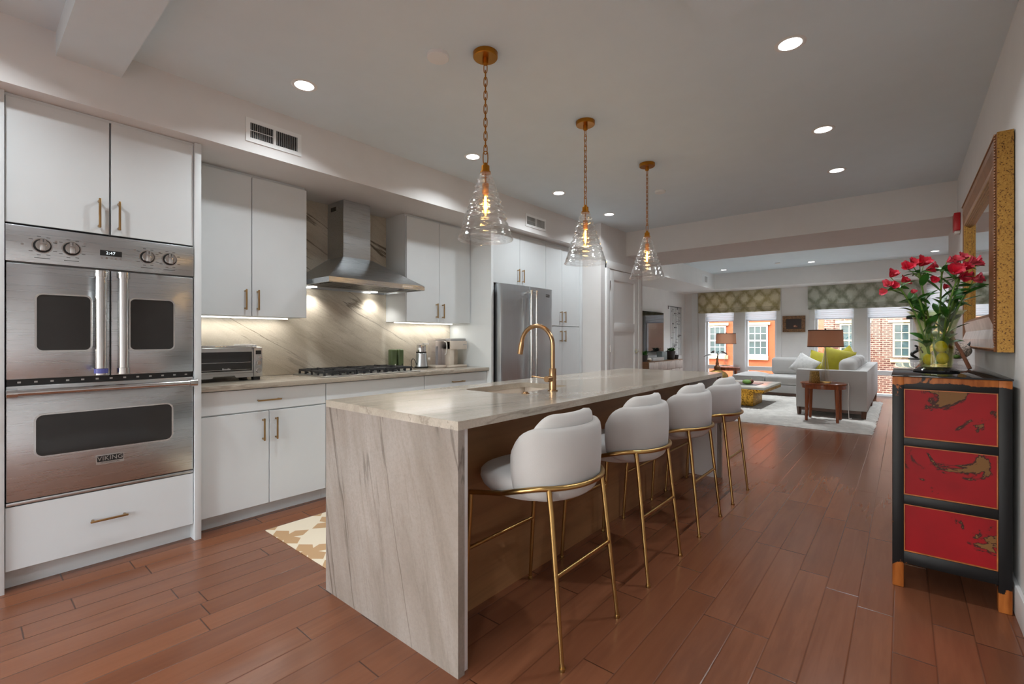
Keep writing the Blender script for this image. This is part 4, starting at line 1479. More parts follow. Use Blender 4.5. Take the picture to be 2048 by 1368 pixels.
c0 = make_can(cans[0][1], DOWNLIGHT_W)
c0.location = cans[0][0]
cl_ = None
for p_, lab in cans[1:]:
    if p_[1] > 8 and cl_ is None:
        cl_ = make_can(lab, 14.0, 96)
        cl_.location = p_
    else:
        dup(cl_ if p_[1] > 8 else c0, p_, 0.0, lab)
for p_, lab, r in (((-1.872, 1.627, 2.70), 'flat white round ceiling cover plate left of the nearest pendant', 0.058), ((-1.879, 4.565, 2.70), 'small round ceiling cover plate beyond the farthest pendant', 0.052), ((-1.95, 10.7, 2.75), 'small round cover plate on the living room ceiling', 0.05)):
    o = MB().lathe([(0.0, -0.02), (r * 0.93, -0.02), (r, -0.016), (r, -0.0002), (0.0, -0.0002)], p_, 32).build('ceiling_cover_plate', 'trimw')
    tag(o, lab, 'cover plate')

def wall_vent(label, x, y0, y1, z0, z1, dark_left=True):
    v = T('air_vent', label, 'vent', (x, (y0 + y1) / 2, (z0 + z1) / 2))
    f = 0.026
    MB().ring([(y0, z0), (y1, z0), (y1, z1), (y0, z1)], [(y0 + f, z0 + f), (y1 - f, z0 + f), (y1 - f, z1 - f), (y0 + f, z1 - f)], 'yz', x + 0.0005, x + 0.007).build('frame', 'trimw', v)
    ym = (y0 + y1) / 2
    MB().box(x + 0.0004, x + 0.0012, y0 + f, y1 - f, z0 + f, z1 - f).build('backing', 'black', v)
    MB().box(x + 0.001, x + 0.0065, ym - 0.009, ym + 0.009, z0 + f, z1 - f).build('centre_bar', 'trimw', v)
    b = MB()
    b.box(x + 0.001, x + 0.004, y0 + f, ym, (z0 + z1) / 2 - 0.002, (z0 + z1) / 2 + 0.002)
    n = 11
    for s_, (a, c) in enumerate(((y0 + f, ym - 0.009), (ym + 0.009, y1 - f))):
        ang = 0.6 if s_ == 0 else -0.6
        w = (c - a) / n
        for k in range(n):
            yy = a + w * (k + 0.5)
            b.box(-0.0006, 0.0006, -w * 0.42, w * 0.42, z0 + f, z1 - f, mat=Matrix.Translation((x + 0.0045, yy, 0)) @ Matrix.Rotation(ang * 2.0 if s_ == 0 else PI / 2 - 0.25, 4, 'Z'))
    b.build('slats', 'trimw', v)
    return v
wall_vent('white air vent on the soffit above the toaster oven cabinet', -3.155, 1.165, 1.516, 2.452, 2.600)
wall_vent('white air vent on the soffit above the refrigerator', -3.155, 3.985, 4.362, 2.440, 2.578)
v3 = T('air_vent', 'small air vent at the end of the living room soffit', 'vent', (-3.46, 11.2, 2.57))
MB().box(-3.4595, -3.455, 10.75, 11.45, 2.47, 2.66, bev=0.001).build('frame', 'trimw', v3)
MB().box(-3.4555, -3.4535, 10.95, 11.12, 2.50, 2.63).build('backing', 'gray_plastic', v3)

# ================================================================== RED LACQUER SIDEBOARD AND WHAT STANDS ON IT
def worn_black():
    m, nt, out = newmat('worn_black_lacquer')
    tc = nt.nodes.new('ShaderNodeTexCoord')
    sp = nt.nodes.new('ShaderNodeSeparateXYZ')
    nt.links.new(tc.outputs['Object'], sp.inputs[0])
    n = noise_(nt, coords(nt, (1, 1, 1), (0, 0, 0), (4.4, 1.0, 2.0)), 9.0, 6, 0.6, 0.4)
    low = ramp(nt, sp.outputs[2], [(0.05, 0.42), (0.13, 0.0)])
    hi = ramp(nt, sp.outputs[2], [(0.985, 0.0), (1.022, 0.30)])
    f = math_(nt, 'ADD', math_(nt, 'ADD', n, low), hi)
    fine = noise_(nt, coords(nt, (40, 40, 6)), 1.0, 4)
    wornc = ramp(nt, fine, [(0.3, srgb(128, 66, 22)), (0.7, srgb(182, 108, 50))])
    c = mixc(nt, ramp(nt, f, [(0.665, 0.0), (0.69, 1.0)]), srgb(20, 19, 20), wornc)
    b = pbsdf(nt, out, c, 0.45, 0.0, Specular_IOR_Level=0.25)
    nt.links.new(bump_(nt, f, 0.08, 0.004), b.inputs['Normal'])
    return m
M['worn_black'] = worn_black()
SX0, SX1, SY0, SY1 = -0.041, 0.367, 2.962, 4.45
ZS = 1.0245
sd = T('sideboard', 'old red and black lacquered sideboard with worn patches by right wall', 'sideboard', ((SX0 + SX1) / 2, (SY0 + SY1) / 2, 0))
for x in (SX0, SX1 - 0.044):
    for y in (SY0, SY1 - 0.05):
        MB().box(x, x + 0.044, y, y + 0.05, 0.0, ZS, bev=0.004).build('leg', 'worn_black', sd)
for (z0_, z1_) in ((0.966, ZS), (0.690, 0.729), (0.406, 0.452), (0.118, 0.177)):
    for (y0_, y1_) in ((SY0 + 0.003, SY0 + 0.045), (SY1 - 0.045, SY1 - 0.003)):
        MB().box(SX0 + 0.042, SX1 - 0.042, y0_, y1_, z0_, z1_, bev=0.003).build('rail', 'worn_black', sd)
    MB().box(SX0 + 0.003, SX0 + 0.04, SY0 + 0.048, SY1 - 0.048, z0_, z1_, bev=0.003).build('rail', 'worn_black', sd)
for (z0_, z1_) in ((0.729, 0.966), (0.452, 0.690), (0.177, 0.406)):
    MB().box(SX0 + 0.042, SX1 - 0.042, SY0 + 0.016, SY0 + 0.024, z0_ - 0.003, z1_ + 0.003).build('side_panel', 'lac_red', sd)
    g = 0.004
    MB().ring([(SX0 + 0.044, z0_), (SX1 - 0.044, z0_), (SX1 - 0.044, z1_), (SX0 + 0.044, z1_)], [(SX0 + 0.044 + g, z0_ + g), (SX1 - 0.044 - g, z0_ + g), (SX1 - 0.044 - g, z1_ - g), (SX0 + 0.044 + g, z1_ - g)], 'xz', SY0 + 0.008, SY0 + 0.017).build('panel_bead', 'lac_edge', sd)
    for k in range(3):
        ya = SY0 + 0.05 + k * (SY1 - SY0 - 0.1) / 3
        yb = ya + (SY1 - SY0 - 0.1) / 3 - 0.004
        d = MB().box(SX0 + 0.005, SX0 + 0.02, ya, yb, z0_ + 0.003, z1_ - 0.003, bev=0.002).build('drawer', 'lac_red', sd)
MB().box(SX1 - 0.02, SX1 - 0.008, SY0 + 0.05, SY1 - 0.05, 0.12, ZS).build('back_panel', 'lac_black', sd)
MB().box(SX0 + 0.04, SX1 - 0.04, SY0 + 0.045, SY1 - 0.045, 0.13, 0.145).build('bottom_board', 'lac_black', sd)
MB().box(SX0 + 0.01, SX1 - 0.01, SY0 + 0.01, SY1 - 0.01, ZS - 0.012, ZS - 0.001).build('top_board', 'lac_black', sd)
tp = MB().box(SX0 - 0.003, SX1 + 0.003, SY0 - 0.003, SY1 + 0.003, ZS + 0.0002, ZS + 0.0085, bev=0.002).build('glass_top', 'blackglass', sd)
ZG = ZS + 0.009

vx, vy = 0.132, 3.30
vs = T('flower_vase', 'flared olive glass vase with dark base holding red flowers', 'vase', (vx, vy, ZG))
prof = [(0.0, 0.030), (0.062, 0.030), (0.066, 0.05), (0.070, 0.13), (0.074, 0.20), (0.082, 0.255), (0.098, 0.300), (0.118, 0.322)]
outer = prof[1:]
inner = [(r - 0.004, z) for r, z in outer[::-1]] + [(0.058, 0.036), (0.0, 0.036)]
MB().lathe([(0.0, 0.030)] + outer + inner, (vx, vy, ZG), 48, cap=False).build('body', 'vase', vs, 50)
MB().lathe([(0.0, 0.0), (0.090, 0.0), (0.094, 0.006), (0.090, 0.014), (0.076, 0.021), (0.064, 0.029), (0.0, 0.029)], (vx, vy, ZG), 48).build('base', 'blackglass', vs)
MB().lathe([(0.0, 0.0375), (0.058, 0.0375), (0.0655, 0.13), (0.0695, 0.195), (0.0, 0.195)], (vx, vy, ZG), 40).build('water', 'water', vs)
for (dx_, dy_, z_, lab) in ((0.024, -0.028, 0.075, 'lower of the yellow lemons inside the olive glass vase'), (0.018, -0.030, 0.135, 'upper of the yellow lemons inside the olive glass vase'), (-0.028, -0.018, 0.068, 'left lemon inside the olive glass vase, low among the stems')):
    l = MB().ball((vx + dx_, vy + dy_, ZG + z_), (0.025, 0.025, 0.031), 16).build('lemon', 'lemon')
    tag(l, lab, 'lemon')

RV = Vector((math.cos(math.radians(39.986)), math.sin(math.radians(39.986)), 0))
FV = Vector((-RV.y, RV.x, 0))
DV = Vector((0.04, 0.999, 0))

def leafmesh(b, base, d, length, width, droop=0.3, roll=0.0):
    d = Vector(d).normalized()
    side = d.cross(Vector((0, 0, 1)))
    if side.length < 0.05:
        side = Vector((1, 0, 0))
    side.normalize()
    side = (Matrix.Rotation(roll, 3, d) @ side)
    nrm = side.cross(d).normalized()
    P = []
    n = 7
    for i in range(n + 1):
        t = i / n
        w = width * (math.sin(PI * min(1.0, t * 0.96 + 0.04)) ** 0.8) * (1 - 0.35 * t)
        c = Vector(base) + d * (length * t) - Vector((0, 0, 1)) * droop * length * t * t
        P.append([c - side * w + nrm * w * 0.35, c, c + side * w + nrm * w * 0.35])
    b.grid(P)

def blossom(name_parent, p, d, size, mat):
    d = Vector(d).normalized()
    q = d.to_track_quat('Z', 'Y').to_matrix()
    b = MB()
    for k in range(6):
        a = k * PI / 3 + random.uniform(-0.15, 0.15)
        inn = k % 2
        op = (0.42 if inn else 0.58) * random.uniform(0.8, 1.15)
        P = []
        for i in range(6):
            t = i / 5
            rr = size * (0.06 + op * t ** 1.3)
            zz = size * (1.05 * t - 0.22 * t ** 4)
            w = size * (0.09 + 0.27 * math.sin(PI * min(1, t * 0.86)) ** 1.0)
            row = []
            for j in (-1, -0.5, 0, 0.5, 1):
                aa = a
                x = rr * math.cos(aa) - w * j * math.sin(aa)
                y = rr * math.sin(aa) + w * j * math.cos(aa)
                cup = -0.10 * size * (1 - j * j) * t
                row.append(Vector(p) + q @ Vector((x, y, zz + cup)))
            P.append(row)
        b.grid(P)
    return b.build('blossom', mat, name_parent, 80)

def zoomp(px, py, dep=0.0):
    """head position from offsets (metres) right of the vase axis and above the base top"""
    return Vector((vx, vy, 0)) + RV * px + DV * dep + Vector((0, 0, py))

def flower(label, head, blooms, foot, bend=0.0, leaves=3, whorl=9, lsize=0.07):
    f = T('alstroemeria_stem', label, 'flower', (vx, vy, ZG), group='flowers in the olive glass vase')
    foot = Vector((vx, vy, ZG)) + RV * foot[0] + FV * foot[1] + Vector((0, 0, 0.045))
    neck = zoomp(max(-0.075, min(0.075, (head - Vector((vx, vy, 0))).dot(RV) * 0.42)), 1.335, max(-0.05, min(0.05, (head - Vector((vx, vy, 0))).dot(FV) * 0.5)))
    pts = []
    for k in range(13):
        t = k / 12
        a = foot.lerp(neck, t)
        c = neck.lerp(head, t)
        pts.append(foot * (1 - t) ** 2 + neck * 2 * t * (1 - t) * 1.0 + head * t * t)
    b = MB()
    b.tube(pts, [0.0042] * 13, 8)
    for bp, bd, bs, bmt in blooms:
        s0 = pts[-2]
        e0 = Vector(bp)
        mid = s0.lerp(e0, 0.5) + Vector((0, 0, 0.004))
        b.tube([s0, mid, e0], [0.0026, 0.002, 0.0022], 6)
    b.build('stem', 'stemg', f)
    for bp, bd, bs, bmt in blooms:
        blossom(f, bp, bd, bs, bmt)
    b = MB()
    for k in range(whorl):
        a = 2 * PI * k / whorl + random.uniform(-0.3, 0.3)
        d = Vector((math.cos(a), math.sin(a), random.uniform(-0.1, 0.5)))
        leafmesh(b, head + Vector((0, 0, -0.008)), d, lsize * random.uniform(0.8, 1.2), 0.0135, random.uniform(0.0, 0.35), random.uniform(-0.7, 0.7))
    leaves = leaves + 4
    for k in range(leaves):
        t = 0.24 + 0.70 * k / max(1, leaves)
        i = min(11, int(t * 12))
        a = random.uniform(0, 2 * PI)
        d = (pts[i + 1] - pts[i]).normalized() * 0.8 + Vector((math.cos(a), math.sin(a), 0)) * 0.7
        leafmesh(b, pts[i], d, 0.115 * random.uniform(0.8, 1.15), 0.023, random.uniform(0.05, 0.4), random.uniform(-0.6, 0.6))
    b.build('foliage', 'leaf', f, 80)
    return f

KZ = 0.000574
def hz(x, y, dep=0.0):
    return zoomp((x - 600) * KZ, 1.354 + (650 - y) * KZ, dep)
def bl(lst):
    out = []
    for (x, y, dx_, dz_, sz, mt, dep) in lst:
        d = RV * dx_ + Vector((0, 0, dz_)) - FV * 0.75
        out.append((hz(x, y, dep) - d.normalized() * sz * 0.5, d, sz, mt))
    return out
flower('drooping flower stem leaning far left, with closed pink buds over the window', hz(255, 420, -0.03),
       bl([(215, 312, 0.1, 0.7, 0.046, 'petal', -0.04), (165, 412, -0.8, 0.5, 0.038, 'petal2', -0.05), (228, 425, -0.2, 0.1, 0.036, 'petal', -0.07), (128, 475, -1.0, -0.2, 0.032, 'petal2', -0.05), (318, 365, 0.3, 0.7, 0.036, 'petal', -0.03), (355, 385, 0.7, 0.4, 0.03, 'petal2', -0.02)]), (-0.02, 0.01), leaves=4)
flower('upright red flower head at the top left of the bouquet', hz(440, 290, 0.0),
       bl([(345, 248, -0.6, 0.5, 0.048, 'petal', -0.03), (410, 205, -0.1, 0.8, 0.048, 'petal', 0.0), (490, 200, 0.1, 0.7, 0.058, 'petal', -0.02), (560, 262, 0.7, 0.3, 0.046, 'petal', -0.01), (520, 185, 0.4, 0.9, 0.042, 'petal2', 0.03), (590, 225, 0.8, 0.5, 0.034, 'petal2', 0.02)]), (-0.01, -0.015), leaves=3)
flower('leafy stem in the middle of the bouquet with a single pink bud', hz(655, 255, 0.03),
       bl([(588, 368, -0.5, 0.1, 0.032, 'petal', -0.03), (735, 183, 0.7, 0.6, 0.036, 'petal2', 0.0)]), (0.01, 0.01), leaves=5, whorl=7, lsize=0.085)
flower('tall red flower head right of centre, facing the camera', hz(800, 345, -0.05),
       bl([(770, 295, -0.4, 0.3, 0.056, 'petal', -0.08), (812, 258, 0.0, 0.8, 0.05, 'petal', -0.05), (880, 250, 0.3, 0.8, 0.05, 'petal', -0.05), (850, 350, 0.1, -0.1, 0.05, 'petal', -0.09), (908, 340, 0.6, 0.1, 0.044, 'petal', -0.07)]), (0.02, -0.01), leaves=4)
flower('pink flower head at the top right of the bouquet behind the red one', hz(850, 235, 0.04),
       bl([(800, 165, -0.4, 0.7, 0.042, 'petal2', 0.05), (855, 140, 0.1, 0.9, 0.046, 'petal2', 0.05), (945, 180, 0.5, 0.7, 0.046, 'petal2', 0.03), (995, 195, 0.9, 0.4, 0.052, 'petal2', 0.03)]), (0.01, 0.02), leaves=3)
flower('flower stem leaning far right towards the gilt mirror', hz(930, 400, 0.02),
       bl([(1005, 335, 0.8, 0.4, 0.048, 'petal2', 0.03), (985, 365, 0.4, 0.0, 0.04, 'petal2', -0.01)]), (0.025, 0.01), leaves=4, whorl=12, lsize=0.085)
flower('low leafy stem hanging over the rim of the vase towards the wall', hz(790, 560, 0.05),
       bl([(690, 420, 0.1, 0.8, 0.028, 'petal', 0.04)]), (0.03, 0.02), leaves=5, whorl=8, lsize=0.11)
flower('low leafy stem hanging over the left rim of the vase', hz(440, 530, -0.05),
       bl([(400, 480, -0.5, 0.8, 0.024, 'petal2', -0.06)]), (-0.03, 0.0), leaves=5, whorl=8, lsize=0.10)

# easel, speckled bird, dishes, curled ornament
ez = T('plate_easel', 'small brown wooden easel standing behind the flower vase', 'easel', (0.19, 3.74, ZG))
ap = Vector((0.215, 3.80, ZG + 0.205))
for ft in ((0.062, 3.565, ZG + 0.004), (0.218, 3.935, ZG + 0.004), (0.292, 3.717, ZG + 0.004)):
    ft = Vector(ft)
    MB().tube([ft, ft.lerp(ap, 0.5) + Vector((0.004, 0, 0)), ap], [0.010, 0.009, 0.008], 8).build('leg', 'brownwood', ez)
MB().ball(ap, (0.02, 0.02, 0.024), 12).build('joint', 'brownwood', ez)
bd_ = T('bird_figurine', 'black and white speckled bird figurine on a glass stand behind the vase', 'figurine', (0.245, 4.05, ZG))
bc = Vector((0.245, 4.05, ZG))
MB().lathe([(0.0, 0.0), (0.062, 0.0), (0.064, 0.004), (0.02, 0.012), (0.014, 0.03), (0.03, 0.038), (0.075, 0.046), (0.078, 0.05), (0.0, 0.05)], bc, 32).build('glass_stand', 'clear', bd_)
MB().ball(bc + Vector((0.01, 0.01, 0.10)), (0.075, 0.06, 0.052), 20).build('body', 'mosaic', bd_)
MB().tube([bc + Vector((-0.035, -0.02, 0.09)), bc + Vector((-0.045, -0.025, 0.15)), bc + Vector((-0.035, -0.02, 0.195)), bc + Vector((-0.03, -0.02, 0.215))], [0.03, 0.034, 0.030, 0.012], 16).build('neck_and_head', 'mosaic', bd_)
MB().tube([bc + Vector((0.06, 0.04, 0.115)), bc + Vector((0.085, 0.065, 0.165))], [0.012, 0.002], 8).build('tail_tip', 'black', bd_)
for k, (dx_, dy_) in enumerate(((-0.02, -0.035), (0.03, -0.02))):
    o = MB().ball(bc + Vector((dx_ - 0.02, dy_ - 0.01, 0.066)), (0.018, 0.018, 0.015), 12).build('green_fruit', 'stemg')
    tag(o, 'small green fruit beside the speckled bird, ' + ('left one' if k == 0 else 'right one'), 'fruit')
gd = T('glass_dish', 'clear footed glass dish at the left behind the flower vase', 'dish', (0.054, 3.68, ZG))
MB().lathe([(0.0, 0.0), (0.034, 0.0), (0.034, 0.004), (0.008, 0.01), (0.007, 0.034), (0.02, 0.040), (0.043, 0.047), (0.044, 0.05), (0.0, 0.046)], (0.054, 3.68, ZG), 32).build('bowl', 'clear', gd)
og = T('curled_ornament', 'curled black metal ornament on the footed glass dish', 'ornament', (0.054, 3.68, ZG + 0.05))
MB().box(0.024, 0.084, 3.655, 3.705, ZG + 0.051, ZG + 0.060, bev=0.002).build('base', 'black', og)
pts = []
for k in range(25):
    t = k / 24
    pts.append(Vector((0.054, 3.68, ZG + 0.06)) + RV * (0.022 * math.sin(t * 2 * PI * 1.1 + 2.6) + 0.004) + Vector((0, 0, 0.075 * t)))
MB().tube(pts, [0.006 + 0.003 * math.sin(PI * k / 24) for k in range(25)], 10).build('scroll', 'black', og)
pts = []
for k in range(22):
    t = k / 21
    pts.append(Vector((0.06, 3.69, ZG + 0.06)) + RV * (0.02 + 0.018 * math.cos(t * 5.5)) + Vector((0, 0, 0.03 + 0.045 * t + 0.012 * math.sin(t * 5.5))))
MB().tube(pts, 0.004, 8).build('scroll', 'black', og)

# ================================================================== RIGHT WALL: MIRROR AND ALARM
mr = T('wall_mirror', 'large gilt framed mirror hanging on the right wall', 'mirror', (0.36, 3.87, 1.65))
MY0, MY1, MZ0, MZ1 = 3.085, 4.655, 1.147, 2.163
fw = 0.19
def fr_ring(name, mat, a0, x0_, a1, x1_, mat_h=None):
    """sloped frame band from inset a0 at depth x0_ to inset a1 at depth x1_"""
    def rc(a, x):
        return [Vector((x, MY0 + a, MZ0 + a)), Vector((x, MY1 - a, MZ0 + a)), Vector((x, MY1 - a, MZ1 - a)), Vector((x, MY0 + a, MZ1 - a))]
    P = [rc(a0, x0_), rc(a1, x1_)]
    for sides, mt in (((1, 2, 3), mat), ((0,), mat_h or mat)):
        for k in sides:
            k2 = (k + 1) % 4
            MB().faces([P[0][k], P[0][k2], P[1][k2], P[1][k]], [(0, 1, 2, 3)]).build(name, mt, mr, 30)
fr_ring('outer_side', 'gilt', 0.0, 0.386, 0.0, 0.332)
fr_ring('outer_edge', 'gilt_brown', 0.0, 0.332, 0.012, 0.327)
fr_ring('front_band', 'gilt_brown', 0.012, 0.327, 0.06, 0.324, 'gilt_reflect')  # bottom side gets the gilt with painted reflections
fr_ring('front_band', 'gilt_brown', 0.06, 0.324, 0.11, 0.336, 'gilt_reflect')
fr_ring('front_band', 'gilt_brown', 0.11, 0.336, fw - 0.02, 0.322, 'gilt_reflect')
# ridged inner reveal
aa, xx = fw - 0.02, 0.322
for k in range(4):
    fr_ring('inner_ridge', 'gilt', aa, xx, aa + 0.004, xx + 0.002, 'gilt_brown')
    fr_ring('inner_ridge', 'gilt', aa + 0.004, xx + 0.002, aa + 0.006, xx + 0.0075, 'gilt_reflect')
    aa, xx = aa + 0.006, xx + 0.0075
MB().box(0.3515, 0.3865, MY0 + fw - 0.03, MY1 - fw + 0.03, MZ0 + fw - 0.03, MZ1 - fw + 0.03).build('mirror_glass', 'mirror', mr)
b = MB()
zz = MZ0 + 0.006
bead = MB()
n = int((MZ1 - MZ0) / 0.0135)
for k in range(n):
    bead.ball((0.3265, MY0 + 0.012, MZ0 + 0.006 + k * 0.0135), 0.0058, 6)
n = int((MY1 - MY0) / 0.0135)
for k in range(n):
    bead.ball((0.3265, MY0 + 0.012 + k * 0.0135, MZ1 - 0.012), 0.0058, 6)
    bead.ball((0.3265, MY0 + 0.012 + k * 0.0135, MZ0 + 0.012), 0.0058, 6)
bead.build('bead_trim', 'gilt_brown', mr)
fa = T('fire_alarm', 'red fire alarm strobe on the right wall behind the mirror', 'alarm', (0.37, 5.76, 2.23))
MB().box(0.345, 0.3895, 5.70, 5.83, 2.17, 2.33, bev=0.008).build('housing', 'red_plastic', fa)
MB().box(0.352, 0.3895, 5.72, 5.81, 2.145, 2.172, bev=0.006).build('strobe_lens', 'white_plastic', fa)

# ================================================================== LIVING ROOM
random.seed(21)
# rug
P = []
for i in range(131):
    row = []
    for j in range(121):
        x = -3.15 + 2.86 * i / 130
        y = 7.36 + 3.85 * j / 120
        e = min(i, 130 - i, j, 120 - j)
        h = 0.024 * min(1.0, e / 2.0) + (random.uniform(-0.0075, 0.0075) if e > 0 else 0)
        if e == 0:
            x += random.uniform(-0.012, 0.012)
            y += random.uniform(-0.012, 0.012)
            h = 0.002
        row.append(Vector((x + random.uniform(-0.006, 0.006), y + random.uniform(-0.006, 0.006), max(0.002, h))))
    P.append(row)
rg = MB().grid(P).build('area_rug', 'rugb', None, 80)
tag(rg, 'pale shaggy area rug under the sofa and coffee table', 'rug')
RZ = 0.032

def cushion(b, c, sx, sy, sz, rot=None, pw=0.45, seg=20):
    b.ball(c, (sx / 2, sy / 2, sz / 2), seg, mat=rot, power=pw)
    return b

sf = T('sectional_sofa', 'large pale gray L-shaped sectional sofa by the windows', 'sofa', (-1.2, 10.2, 0))
MB().box(-1.29, -0.395, 8.482, 8.625, 0.145, 0.737, bev=0.015).build('arm', 'sofa', sf)
MB().box(-0.56, -0.395, 8.626, 12.0, 0.145, 0.737, bev=0.015).build('back', 'sofa', sf)
MB().box(-2.25, -0.561, 11.86, 12.0, 0.145, 0.757, bev=0.015).build('back', 'sofa', sf)
MB().box(-1.285, -0.561, 8.626, 11.0, 0.145, 0.27, bev=0.006).build('seat_base', 'sofa', sf)
MB().box(-2.87, -0.561, 10.97, 11.859, 0.09, 0.25, bev=0.006).build('seat_base', 'sofa', sf)
for (y0_, y1_) in ((8.63, 9.78), (9.79, 10.95)):
    MB().box(-1.30, -0.565, y0_, y1_, 0.272, 0.452, bev=0.05, seg=4).build('seat_cushion', 'sofa', sf)
MB().box(-2.24, -0.565, 10.955, 11.83, 0.252, 0.435, bev=0.05, seg=4).build('seat_cushion', 'sofa', sf)
ch = MB()
P = []
for i in range(17):
    row = []
    for j in range(13):
        u, v = i / 16, j / 12
        bulge = 0.075 * math.sin(PI * u) ** 0.8 * math.sin(PI * v) ** 0.5
        row.append(Vector((-2.885 + 0.64 * u, 10.955 + 0.89 * v, 0.41 + bulge)))
    P.append(row)
ch.grid(P)
ch.box(-2.885, -2.245, 10.955, 11.845, 0.252, 0.42, bev=0.03, seg=3)
ch.build('chaise_cushion', 'sofa', sf, 60)
MB().box(-2.24, -1.42, 11.60, 11.855, 0.436, 0.80, bev=0.07, seg=4).build('back_cushion', 'sofa', sf)
MB().box(-1.41, -0.62, 11.60, 11.855, 0.436, 0.80, bev=0.07, seg=4).build('back_cushion', 'sofa', sf)
for yc in (8.97, 9.62, 10.27, 10.92):
    MB().box(-0.76, -0.545, yc - 0.31, yc + 0.31, 0.453, 0.90, bev=0.09, seg=4).build('back_cushion', 'sofa', sf)
MB().box(-1.265, -0.42, 8.50, 8.55, 0.10, 0.146).build('base_rail', 'walnut', sf)
MB().box(-0.47, -0.42, 8.55, 11.95, 0.10, 0.146).build('base_rail', 'walnut', sf)
MB().box(-2.84, -1.3, 11.0, 11.04, 0.032, 0.092).build('base_rail', 'walnut', sf)
for (x, y) in ((-1.25, 8.51), (-0.44, 8.51), (-0.44, 10.27), (-0.44, 11.93), (-2.82, 11.8)):
    MB().tube([(x, y, RZ if y < 11.2 else 0.001), (x, y, 0.146)], [0.026, 0.038], 4).build('leg', 'walnut', sf)

def pillow(name, label, c, size, mat, rot):
    b = MB()
    P = []
    n = 14
    for s_ in (1, -1):
        P = []
        for i in range(n + 1):
            row = []
            for j in range(n + 1):
                u, v = 2 * i / n - 1, 2 * j / n - 1
                th = 0.34 * ((1 - abs(u) ** 2.2) * (1 - abs(v) ** 2.2)) ** 0.6
                pin = 1 - 0.09 * (1 - abs(u) ** 2) * abs(v) ** 4 - 0.09 * (1 - abs(v) ** 2) * abs(u) ** 4
                p = Vector((u * pin, s_ * th, v * pin)) * (size / 2)
                row.append(Vector(c) + rot @ p)
            P.append(row)
        b.grid(P)
    bmesh.ops.remove_doubles(b.bm, verts=list(b.bm.verts), dist=0.0008)
    bmesh.ops.recalc_face_normals(b.bm, faces=list(b.bm.faces))
    o = b.build(name, mat, None, 80)
    return tag(o, label, 'pillow')
def E3(x, y, z):
    return Matrix.Rotation(math.radians(z), 3, 'Z') @ Matrix.Rotation(math.radians(y), 3, 'Y') @ Matrix.Rotation(math.radians(x), 3, 'X')
pillow('throw_pillow', 'large chartreuse throw pillow leaning tilted, nearest the end table', (-0.965, 10.80, 0.770), 0.52, 'pillow_green', E3(-14, 14, 10))
pillow('throw_pillow', 'chartreuse throw pillow half hidden behind the larger chartreuse one', (-0.86, 11.33, 0.77), 0.46, 'pillow_green', E3(-10, -32, 30))
pillow('throw_pillow', 'chartreuse throw pillow left, half hidden behind the crystal lamp', (-1.33, 11.46, 0.73), 0.44, 'pillow_green', E3(-14, 10, -18))
pillow('throw_pillow', 'gray quilted throw pillow in the sofa corner left of the green ones', (-1.55, 11.20, 0.665), 0.42, 'pillow_gray', E3(-20, 30, -6))

def end_table(label, cx, cy_, z0_):
    t = T('end_table', label, 'side table', (cx, cy_, z0_), group='round mahogany end tables')
    R0 = 0.285
    h = 0.575 - z0_
    MB().lathe([(0.0, h - 0.024), (R0 - 0.004, h - 0.024), (R0, h - 0.018), (R0, h - 0.005), (R0 - 0.006, h), (0.0, h)], (0, 0, 0), 48).build('tabletop', 'mahog', t, 35, True)
    MB().lathe([(R0 - 0.03, h - 0.078), (R0 - 0.012, h - 0.078), (R0 - 0.012, h - 0.0245), (R0 - 0.03, h - 0.0245), (R0 - 0.03, h - 0.078)], (0, 0, 0), 48, cap=False).build('apron', 'mahog', t, 35, True)
    for k in range(4):
        a = PI / 4 + k * PI / 2
        MB().tube([(0.262 * math.cos(a), 0.262 * math.sin(a), 0.0005), (0.248 * math.cos(a), 0.248 * math.sin(a), h - 0.0248)], [0.018, 0.030], 10).build('leg', 'mahog', t, 60, True)
    return t
et = end_table('round mahogany end table with lamp, standing behind the sofa arm', -0.885, 8.07, RZ)
e2 = dup(et, (-3.20, 11.78, 0.0), 0.3, 'round mahogany end table in the far corner by the left window')
TZ = 0.576
def table_lamp(label):
    l = T('table_lamp', label, 'table lamp', (0, 0, 0), group='crystal cone table lamps')
    MB().box(-0.07, 0.07, -0.07, 0.07, 0.0005, 0.014, bev=0.002).build('base_plate', 'gold', l, 35, True)
    MB().lathe([(0.0, 0.0145), (0.064, 0.0145), (0.064, 0.03), (0.058, 0.07), (0.018, 0.43), (0.014, 0.455), (0.0, 0.46)], (0, 0, 0), 8).build('crystal_cone', 'crystal', l, 20, True)
    MB().tube([(0, 0, 0.0145), (0, 0, 0.76)], 0.005, 8).build('stem', 'steel_plain', l, 35, True)
    b = MB()
    b.lathe([(0.222, 0.512), (0.212, 0.762), (0.208, 0.762), (0.218, 0.512), (0.222, 0.512)], (0, 0, 0), 48, cap=False)
    sh = b.build('lamp_shade', 'shade', l, 35, True)
    b = MB()
    b.lathe([(0.2225, 0.512), (0.2238, 0.512), (0.2232, 0.524), (0.2222, 0.524), (0.2225, 0.512)], (0, 0, 0), 48, cap=False)
    b.lathe([(0.2128, 0.750), (0.2142, 0.750), (0.2136, 0.763), (0.2124, 0.763), (0.2128, 0.750)], (0, 0, 0), 48, cap=False)
    b.lathe([(0.0, 0.759), (0.209, 0.759), (0.209, 0.7605), (0.0, 0.7605)], (0, 0, 0), 48)
    b.build('shade_trim', 'brown_trim', sh, 35, True)
    MB().ball((0, 0, 0.772), (0.012, 0.012, 0.014), 12).build('finial', 'brown_trim', l, 60, True)
    return l
tl = table_lamp('crystal cone table lamp with taupe drum shade behind the near sofa arm')
tl.location = (-0.868, 8.13, TZ)
